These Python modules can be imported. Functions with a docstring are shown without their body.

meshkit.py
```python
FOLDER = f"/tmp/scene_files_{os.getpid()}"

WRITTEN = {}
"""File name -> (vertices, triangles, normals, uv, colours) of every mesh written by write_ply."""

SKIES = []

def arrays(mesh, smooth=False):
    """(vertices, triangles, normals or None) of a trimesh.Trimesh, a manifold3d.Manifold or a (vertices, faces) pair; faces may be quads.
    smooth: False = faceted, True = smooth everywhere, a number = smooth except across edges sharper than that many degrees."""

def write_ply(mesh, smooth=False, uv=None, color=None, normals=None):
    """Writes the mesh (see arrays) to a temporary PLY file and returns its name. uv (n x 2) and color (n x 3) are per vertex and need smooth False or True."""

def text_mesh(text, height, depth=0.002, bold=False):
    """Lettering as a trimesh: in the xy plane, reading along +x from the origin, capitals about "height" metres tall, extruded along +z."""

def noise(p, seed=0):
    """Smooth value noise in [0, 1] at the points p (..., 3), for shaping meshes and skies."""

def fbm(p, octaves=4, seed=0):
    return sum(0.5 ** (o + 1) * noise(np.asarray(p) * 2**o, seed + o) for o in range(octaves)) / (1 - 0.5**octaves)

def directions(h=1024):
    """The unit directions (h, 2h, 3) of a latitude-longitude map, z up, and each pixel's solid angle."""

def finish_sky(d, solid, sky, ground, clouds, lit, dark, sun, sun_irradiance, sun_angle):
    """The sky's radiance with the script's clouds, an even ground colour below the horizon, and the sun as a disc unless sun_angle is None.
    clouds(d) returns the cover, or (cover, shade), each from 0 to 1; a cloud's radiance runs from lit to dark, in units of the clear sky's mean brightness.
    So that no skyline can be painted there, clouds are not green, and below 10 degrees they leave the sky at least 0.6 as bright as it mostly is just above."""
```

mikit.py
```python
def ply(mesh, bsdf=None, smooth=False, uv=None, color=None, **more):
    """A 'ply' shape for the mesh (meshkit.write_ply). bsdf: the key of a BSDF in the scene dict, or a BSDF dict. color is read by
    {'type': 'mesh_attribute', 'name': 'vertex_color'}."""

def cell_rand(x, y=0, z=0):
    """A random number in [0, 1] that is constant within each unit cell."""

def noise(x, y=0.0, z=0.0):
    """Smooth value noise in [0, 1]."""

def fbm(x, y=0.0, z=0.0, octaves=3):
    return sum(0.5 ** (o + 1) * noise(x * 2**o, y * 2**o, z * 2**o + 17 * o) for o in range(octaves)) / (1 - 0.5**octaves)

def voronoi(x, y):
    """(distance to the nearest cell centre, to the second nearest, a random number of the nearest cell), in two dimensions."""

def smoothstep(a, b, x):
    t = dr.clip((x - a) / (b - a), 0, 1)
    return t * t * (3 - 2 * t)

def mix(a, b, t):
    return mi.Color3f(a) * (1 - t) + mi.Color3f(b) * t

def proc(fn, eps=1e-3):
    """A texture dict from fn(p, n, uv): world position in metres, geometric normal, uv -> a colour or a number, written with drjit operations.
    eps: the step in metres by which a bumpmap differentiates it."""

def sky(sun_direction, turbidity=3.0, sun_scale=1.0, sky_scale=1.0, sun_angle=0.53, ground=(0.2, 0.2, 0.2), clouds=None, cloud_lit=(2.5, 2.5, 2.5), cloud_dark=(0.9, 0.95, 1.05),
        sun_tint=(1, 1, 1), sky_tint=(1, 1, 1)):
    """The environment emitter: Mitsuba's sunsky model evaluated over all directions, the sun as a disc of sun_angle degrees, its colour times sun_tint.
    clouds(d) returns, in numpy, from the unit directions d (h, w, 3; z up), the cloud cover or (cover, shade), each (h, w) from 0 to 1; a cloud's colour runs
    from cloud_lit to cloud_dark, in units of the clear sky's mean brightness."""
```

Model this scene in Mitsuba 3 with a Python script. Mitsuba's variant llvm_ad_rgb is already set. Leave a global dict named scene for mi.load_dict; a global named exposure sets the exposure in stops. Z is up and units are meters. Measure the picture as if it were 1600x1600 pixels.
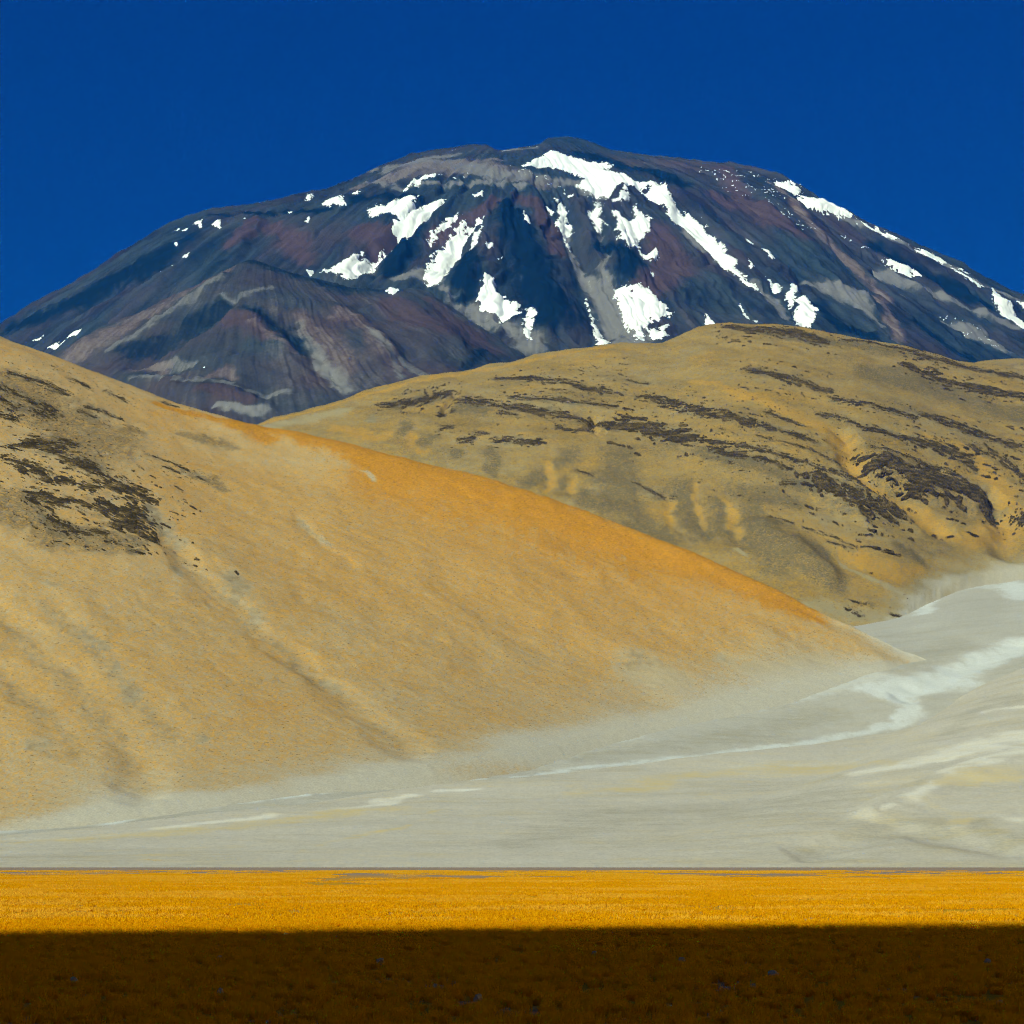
import math, random
import numpy as np, trimesh, drjit as dr, mitsuba as mi
from scipy.interpolate import PchipInterpolator
import mikit, meshkit
from mikit import noise, fbm, mix, smoothstep
T = mi.ScalarTransform4f
scene, labels = {}, {}

# ---------------------------------------------------------------- camera, sky, exposure
EYE = 5.0                                     # the photographer stands on a low rise above the plain
SUN_AZ, SUN_EL = math.radians(30), math.radians(26)          # behind the camera, to the left
SUN = np.array([-math.sin(SUN_AZ) * math.cos(SUN_EL), -math.cos(SUN_AZ) * math.cos(SUN_EL), math.sin(SUN_EL)])
scene['camera'] = {'type': 'perspective', 'fov': 30.0, 'fov_axis': 'x', 'near_clip': 1.0, 'far_clip': 90000.0,
                   'principal_point_offset_y': (800 - 1345) / 1600,
                   'to_world': T().look_at(origin=[0, 0, EYE], target=[0, 100, EYE], up=[0, 0, 1]),
                   'medium': {'type': 'ref', 'id': 'desert_air'}}
scene['sky'] = mikit.sky(SUN.tolist(), turbidity=1.0, sky_scale=0.8, sun_scale=1.0, sky_tint=(0.008, 0.155, 0.69), sun_tint=(1.0, 1.45, 2.1), ground=(0.3, 0.2, 0.1))
exposure = 1.8

# ---------------------------------------------------------------- thin blue air between the camera and the volcano
scene['desert_air'] = {'type': 'homogeneous', 'albedo': {'type': 'rgb', 'value': [0.95, 0.95, 0.95]},
                       'sigma_t': {'type': 'rgb', 'value': [0.0000001, 0.0000046, 0.000021]}}
scene['haze'] = {'type': 'cube', 'to_world': T().translate([0, 4000, 2735]).scale([27000, 27000, 2765]), 'bsdf': {'type': 'null'},
                 'interior': {'type': 'ref', 'id': 'desert_air'}}
labels['haze'] = {'label': 'thin bluish mountain air that softens the distant volcano', 'category': 'haze', 'kind': 'stuff'}

# ---------------------------------------------------------------- survey of the place, in metres from the camera
NETS = {
    'volcano': [[[-6752,16800,923],[-5627,16800,1301],[-4502,16800,1693],[-4183,16808,1843],[-3884,16829,1969],[-3564,16864,2132],[-3305,16899,2277],[-3008,16945,2432],[-2820,16976,2500],[-2671,17001,2554],[-2301,17093,2608],[-1894,17238,2731],[-1705,17310,2783],[-1474,17394,2877],[-1168,17524,3064],[-858,17673,3217],[-542,17780,3309],[-364,17800,3341],[-262,17800,3336],[-119,17800,3293],[60,17800,3317],[244,17800,3345],[340,17800,3393],[501,17800,3403],[643,17788,3379],[902,17712,3255],[1132,17605,3173],[1515,17400,3052],[1876,17124,2929],[2091,16961,2834],[2275,16899,2784],[2370,16890,2754],[2610,16869,2631],[2990,16843,2474],[3330,16825,2352],[3649,16813,2223],[3935,16806,2123],[4120,16802,2024],[4502,16800,1885],[6190,16800,1235],[7315,16800,878]],[[-5547,13800,2663],[-4622,13800,3041],[-3698,13800,3433],[-3436,13808,3583],[-3191,13829,3709],[-2930,13864,3872],[-2719,13899,4017],[-2475,13945,4172],[-2322,13976,4240],[-2199,14001,4294],[-1898,14093,4348],[-1564,14238,4471],[-1409,14310,4523],[-1220,14394,4617],[-968,14524,4804],[-713,14673,4957],[-450,14780,5049],[-302,14800,5081],[-218,14800,5076],[-99,14800,5033],[50,14800,5057],[203,14800,5085],[283,14800,5133],[416,14800,5143],[535,14788,5119],[749,14712,4995],[939,14605,4913],[1254,14400,4792],[1547,14124,4669],[1721,13961,4574],[1871,13899,4524],[1949,13890,4494],[2146,13869,4371],[2457,13843,4214],[2737,13825,4092],[2998,13813,3963],[3232,13806,3863],[3384,13802,3764],[3698,13800,3625],[5084,13800,2975],[6009,13800,2618]],[[-5346,13300,2923],[-4455,13300,3301],[-3564,13300,3693],[-3312,13308,3843],[-3076,13329,3969],[-2824,13364,4132],[-2621,13399,4277],[-2387,13445,4432],[-2239,13476,4500],[-2121,13501,4554],[-1830,13593,4608],[-1509,13738,4731],[-1360,13810,4783],[-1177,13894,4877],[-935,14024,5064],[-688,14173,5217],[-435,14280,5309],[-292,14300,5341],[-211,14300,5336],[-96,14300,5293],[48,14300,5317],[196,14300,5345],[273,14300,5393],[402,14300,5403],[517,14288,5379],[724,14212,5255],[907,14105,5173],[1210,13900,5052],[1492,13624,4929],[1659,13461,4834],[1804,13399,4784],[1879,13390,4754],[2069,13369,4631],[2369,13343,4474],[2638,13325,4352],[2889,13313,4223],[3115,13306,4123],[3261,13302,4024],[3564,13300,3885],[4900,13300,3235],[5791,13300,2878]],[[-5104,12700,2685],[-4254,12700,3059],[-3403,12700,3438],[-2828,12600,3731],[-2219,12500,4037],[-1895,12300,4071],[-1512,12200,4095],[-1049,12050,4142],[-640,11950,4160],[-175,11850,4129],[-40,11800,4127],[175,11850,4125],[255,11900,4114],[502,12000,4133],[643,12000,4157],[855,12150,4270],[1071,12300,4351],[1369,12500,4405],[1754,12500,4330],[2237,12600,4099],[2746,12650,3873],[3403,12700,3565],[4679,12700,2919],[5530,12700,2578]],[[-4622,11500,2104],[-3081,11500,2720],[-2006,11300,3241],[-1388,11200,3437],[-740,11050,3428],[-37,10950,3416],[737,11000,3413],[1301,11100,3407],[2006,11300,3279],[3081,11500,2875],[5051,11600,2045]],[[-3979,9900,1481],[-2653,9900,2011],[-1740,9800,2450],[-1214,9800,2582],[-656,9800,2614],[-33,9800,2631],[656,9800,2614],[1149,9800,2598],[1749,9850,2496],[2653,9900,2177],[4311,9900,1481]],[[-3135,7800,906],[-2090,7800,1272],[-967,7800,1533],[-26,7800,1638],[914,7800,1612],[2090,7800,1350],[3396,7800,906]]],
    'dark_cone': [[[-3550,10600,1167],[-2854,10650,1463],[-2509,10700,1635],[-2243,10800,1803],[-1971,10900,1948],[-1724,10950,2073],[-1566,11000,2161],[-1511,11000,2181],[-1397,10980,2148],[-1210,10950,2087],[-1022,10900,2039],[-854,10850,1991],[-725,10820,1995],[-579,10800,1986],[-461,10760,1945],[-359,10720,1863],[-214,10670,1753],[-107,10630,1679],[18,10600,1592],[212,10550,1463],[563,10500,1270]],[[-3232,9650,1937],[-2599,9700,2233],[-2286,9750,2405],[-2045,9850,2573],[-1800,9950,2718],[-1574,10000,2843],[-1431,10050,2931],[-1380,10050,2951],[-1277,10030,2918],[-1105,10000,2857],[-933,9950,2809],[-779,9900,2761],[-661,9870,2765],[-528,9850,2756],[-421,9810,2715],[-327,9770,2633],[-195,9720,2523],[-97,9680,2449],[16,9650,2362],[193,9600,2233],[512,9550,2040]],[[-3148,9400,2067],[-2532,9450,2363],[-2227,9500,2535],[-1994,9600,2703],[-1754,9700,2848],[-1535,9750,2973],[-1395,9800,3061],[-1346,9800,3081],[-1245,9780,3048],[-1078,9750,2987],[-910,9700,2939],[-760,9650,2891],[-644,9620,2895],[-514,9600,2886],[-410,9560,2845],[-319,9520,2763],[-190,9470,2653],[-95,9430,2579],[16,9400,2492],[188,9350,2363],[498,9300,2170]],[[-2947,8800,1729],[-2358,8800,1965],[-1916,8800,2171],[-1470,8780,2372],[-1174,8760,2455],[-821,8750,2437],[-469,8750,2394],[-176,8750,2276],[176,8750,2071],[469,8750,1895]],[[-2646,7900,1182],[-2117,7900,1447],[-1709,7850,1648],[-1315,7850,1793],[-1052,7850,1819],[-736,7850,1832],[-421,7850,1832],[158,7850,1622],[421,7850,1464]],[[-2345,7000,814],[-1524,7000,1166],[-938,7000,1330],[-375,7000,1330],[375,7000,1095]]],
    'golden_hill': [[[-2311,4600,950],[-1658,4500,794],[-1326,4400,654],[-1166,4350,587],[-1066,4340,553],[-964,4330,518],[-865,4320,483],[-739,4300,440],[-665,4290,422],[-566,4280,400],[-469,4270,383],[-371,4260,364],[-303,4250,347],[-206,4240,322],[-62,4230,290],[34,4220,263],[128,4210,234],[224,4200,204],[364,4180,156],[457,4170,121],[550,4160,80],[642,4150,40],[735,4140,6],[826,4130,-29],[896,4130,-53],[934,4130,-68],[988,4135,-90],[1090,4140,-178]],[[-2020,4020,1330],[-1444,3920,1174],[-1152,3820,1034],[-1010,3770,967],[-923,3760,933],[-835,3750,898],[-749,3740,863],[-639,3720,820],[-575,3710,802],[-490,3700,780],[-405,3690,763],[-320,3680,744],[-262,3670,727],[-178,3660,702],[-54,3650,670],[29,3640,643],[111,3630,614],[193,3620,584],[314,3600,536],[393,3590,501],[474,3580,460],[552,3570,420],[632,3560,386],[710,3550,351],[770,3550,327],[803,3550,312],[849,3555,290],[937,3560,202]],[[-1959,3900,1370],[-1400,3800,1214],[-1115,3700,1074],[-978,3650,1007],[-894,3640,973],[-809,3630,938],[-725,3620,903],[-619,3600,860],[-557,3590,842],[-474,3580,820],[-392,3570,803],[-310,3560,784],[-253,3550,767],[-172,3540,742],[-52,3530,710],[28,3520,683],[107,3510,654],[186,3500,624],[303,3480,576],[380,3470,541],[458,3460,500],[534,3450,460],[611,3440,426],[686,3430,391],[744,3430,367],[775,3430,352],[820,3435,330],[905,3440,242]],[[-1714,3412,1014],[-1572,3404,992],[-1432,3390,964],[-1295,3371,930],[-1161,3350,893],[-1030,3324,846],[-900,3302,798],[-768,3295,754],[-634,3306,715],[-501,3313,675],[-362,3326,648],[-223,3348,629],[-85,3364,604],[53,3383,580],[188,3397,548],[322,3406,513],[453,3415,471],[583,3422,423],[715,3426,376],[842,3432,312],[906,3436,240]],[[-1470,2925,624],[-1341,2926,612],[-1215,2923,597],[-1090,2918,580],[-967,2913,562],[-848,2912,539],[-728,2921,518],[-608,2945,499],[-486,2984,482],[-364,3023,465],[-239,3071,456],[-113,3133,454],[11,3187,449],[134,3240,445],[256,3285,436],[378,3326,426],[498,3363,410],[616,3396,391],[738,3421,363],[849,3428,302],[906,3431,237]],[[-1195,2379,207],[-1083,2390,206],[-971,2401,205],[-860,2411,205],[-751,2424,207],[-643,2449,211],[-536,2494,219],[-428,2554,226],[-319,2624,233],[-210,2697,240],[-100,2786,251],[9,2893,266],[118,2989,283],[226,3078,301],[333,3161,317],[441,3236,332],[547,3306,345],[654,3367,356],[763,3417,349],[858,3424,292],[907,3426,235]],[[-1048,2086,50],[-944,2103,52],[-841,2121,57],[-737,2140,63],[-635,2161,73],[-533,2202,88],[-432,2266,106],[-331,2345,123],[-230,2431,139],[-128,2523,155],[-26,2633,173],[75,2764,195],[175,2883,220],[275,2992,246],[374,3094,272],[474,3188,297],[574,3275,321],[674,3352,343],[776,3414,344],[862,3421,288],[907,3423,234]],[[-980,1950,2],[-737,2000,15],[-549,2050,37],[-396,2150,69],[-231,2300,102],[-82,2450,131],[0,2550,148],[138,2750,183],[296,2950,229],[475,3150,282],[630,3300,324],[737,3385,346],[777,3412,343],[822,3417,321],[907,3422,233]],[[-899,1790,-58],[-678,1840,-45],[-506,1890,-23],[-367,1990,9],[-215,2140,42],[-77,2290,71],[0,2390,88],[130,2590,123],[280,2790,169],[451,2990,222],[599,3140,264],[702,3225,286],[741,3252,283],[784,3257,261],[865,3262,173]]],
    'ochre_hill': [[[-1326,6600,490],[-987,6700,619],[-893,6750,667],[-818,6780,697],[-642,6850,754],[-453,6900,815],[-298,6950,860],[-143,7000,898],[33,7050,944],[216,7100,985],[379,7120,1001],[541,7150,1017],[625,7180,1046],[709,7200,1079],[830,7200,1091],[953,7200,1091],[1076,7200,1081],[1196,7200,1064],[1360,7200,1039],[1522,7200,1008],[1686,7200,969],[1765,7200,960],[1943,7250,954],[2323,7300,906],[2850,7400,802]],[[-1166,5800,1070],[-869,5900,1199],[-787,5950,1247],[-721,5980,1277],[-567,6050,1334],[-400,6100,1395],[-264,6150,1440],[-127,6200,1478],[29,6250,1524],[192,6300,1565],[337,6320,1581],[481,6350,1597],[556,6380,1626],[630,6400,1659],[737,6400,1671],[847,6400,1671],[956,6400,1661],[1063,6400,1644],[1209,6400,1619],[1353,6400,1588],[1498,6400,1549],[1569,6400,1540],[1728,6450,1534],[2068,6500,1486],[2542,6600,1382]],[[-1125,5600,1140],[-840,5700,1269],[-761,5750,1317],[-697,5780,1347],[-549,5850,1404],[-387,5900,1465],[-255,5950,1510],[-123,6000,1548],[28,6050,1594],[186,6100,1635],[326,6120,1651],[466,6150,1667],[538,6180,1696],[611,6200,1729],[714,6200,1741],[820,6200,1741],[926,6200,1731],[1030,6200,1714],[1171,6200,1689],[1310,6200,1658],[1452,6200,1619],[1520,6200,1610],[1675,6250,1604],[2005,6300,1556],[2465,6400,1452]],[[-1086,5402,1086],[-916,5437,1142],[-755,5498,1212],[-587,5561,1272],[-417,5605,1324],[-245,5647,1369],[-72,5686,1406],[101,5717,1442],[278,5731,1459],[455,5747,1471],[624,5758,1515],[803,5737,1508],[981,5738,1486],[1153,5784,1475],[1323,5833,1449],[1500,5880,1440],[1680,5926,1432],[1858,5953,1410],[2036,5985,1383],[2212,6022,1351],[2330,6048,1326]],[[-1035,5150,1002],[-874,5164,1033],[-717,5195,1072],[-558,5228,1105],[-396,5248,1132],[-234,5261,1152],[-71,5264,1163],[91,5258,1171],[255,5241,1168],[419,5225,1161],[578,5196,1172],[743,5148,1152],[908,5150,1136],[1062,5254,1161],[1215,5365,1173],[1379,5447,1183],[1547,5490,1184],[1714,5517,1175],[1880,5547,1163],[2047,5579,1145],[2157,5600,1131]],[[-984,4898,909],[-831,4892,910],[-680,4892,914],[-528,4895,917],[-374,4891,917],[-222,4875,908],[-71,4842,890],[80,4799,868],[232,4752,841],[383,4703,812],[531,4634,787],[683,4559,752],[835,4562,744],[971,4723,809],[1107,4898,863],[1258,5014,894],[1414,5054,905],[1569,5082,912],[1725,5109,915],[1881,5135,915],[1984,5152,912]],[[-945,4700,847],[-623,4650,807],[-308,4600,768],[147,4400,646],[427,4250,560],[618,4100,493],[745,4080,476],[844,4200,535],[969,4450,631],[1078,4600,683],[1176,4680,707],[1259,4700,717],[1511,4750,745],[1849,4800,769]],[[-884,4400,697],[-583,4350,657],[-288,4300,618],[137,4100,496],[397,3950,410],[573,3800,343],[690,3780,326],[784,3900,385],[903,4150,481],[1008,4300,533],[1100,4380,557],[1179,4400,567],[1416,4450,595],[1733,4500,619]]],
    'far_hill': [[[1651,7700,1502],[1805,7700,1555],[1908,7700,1581],[2063,7700,1588],[2321,7700,1598],[2708,7700,1502],[3095,7700,1357]],[[1543,7200,1802],[1688,7200,1855],[1785,7200,1881],[1929,7200,1888],[2170,7200,1898],[2532,7200,1802],[2894,7200,1657]],[[1415,6600,1387],[1547,6600,1435],[1636,6600,1460],[1768,6600,1466],[1990,6600,1475],[2321,6600,1387],[2653,6600,1254]]],
    'alluvial_fan': [[[-1015,2020,-55],[-781,2120,-46],[-595,2220,-33],[-427,2320,-14],[-322,2400,-1],[-44,2620,38],[186,2770,65],[448,2970,100],[627,3120,130],[723,3220,160],[774,3300,191],[847,3370,223],[916,3420,249],[1371,3720,393],[1838,3920,490]],[[-869,1730,6],[-674,1830,15],[-517,1930,28],[-374,2030,47],[-283,2110,60],[-39,2330,99],[166,2480,126],[404,2680,161],[569,2830,191],[658,2930,221],[706,3010,252],[774,3080,284],[839,3130,310],[1264,3430,454],[1702,3630,551]],[[-804,1600,5],[-626,1700,14],[-482,1800,27],[-350,1900,46],[-265,1980,59],[-37,2200,98],[157,2350,125],[384,2550,160],[543,2700,190],[628,2800,220],[675,2880,251],[741,2950,283],[804,3000,309],[1216,3300,453],[1641,3500,550]],[[-768,1528,2],[-666,1566,4],[-565,1612,9],[-464,1663,16],[-364,1722,26],[-263,1790,37],[-163,1856,47],[-62,1910,56],[39,1966,65],[139,2028,74],[240,2092,85],[339,2162,99],[432,2250,129],[527,2305,154],[624,2357,177],[722,2407,198],[820,2452,217],[919,2491,233],[1018,2525,248],[1118,2556,261],[1185,2573,269]],[[-723,1440,-2],[-627,1440,-2],[-531,1440,-2],[-434,1440,-2],[-338,1440,-2],[-241,1440,-2],[-145,1440,-2],[-48,1440,-2],[48,1440,-2],[145,1440,-2],[241,1440,-2],[338,1440,-2],[434,1440,-2],[531,1440,-2],[627,1440,-2]]],
    'dry_wash': [[[-2010,4000,199],[-1072,4000,266],[-67,4000,400],[275,4100,465],[641,4250,517],[904,4500,596],[1137,4850,723],[1353,5050,786],[1990,5400,1018],[2626,5600,1215]],[[-1306,2600,44],[-723,2700,100],[-375,2800,160],[-50,3000,231],[221,3300,320],[550,3650,408],[774,3850,463],[933,3980,512],[1093,4080,552],[1603,4350,712],[2110,4500,826]],[[-955,1900,15],[-755,2050,29],[-576,2150,47],[-315,2350,97],[-44,2650,153],[194,2900,212],[479,3180,285],[668,3325,337],[761,3390,356],[830,3440,373],[943,3520,406],[1400,3800,546],[1876,4000,668]],[[-829,1650,2],[-645,1750,5],[-504,1880,14],[-276,2060,45],[-38,2290,85],[163,2440,112],[398,2640,145],[561,2790,175],[694,2960,230],[825,3080,284],[1245,3380,424],[1688,3600,542]]],
}
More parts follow.
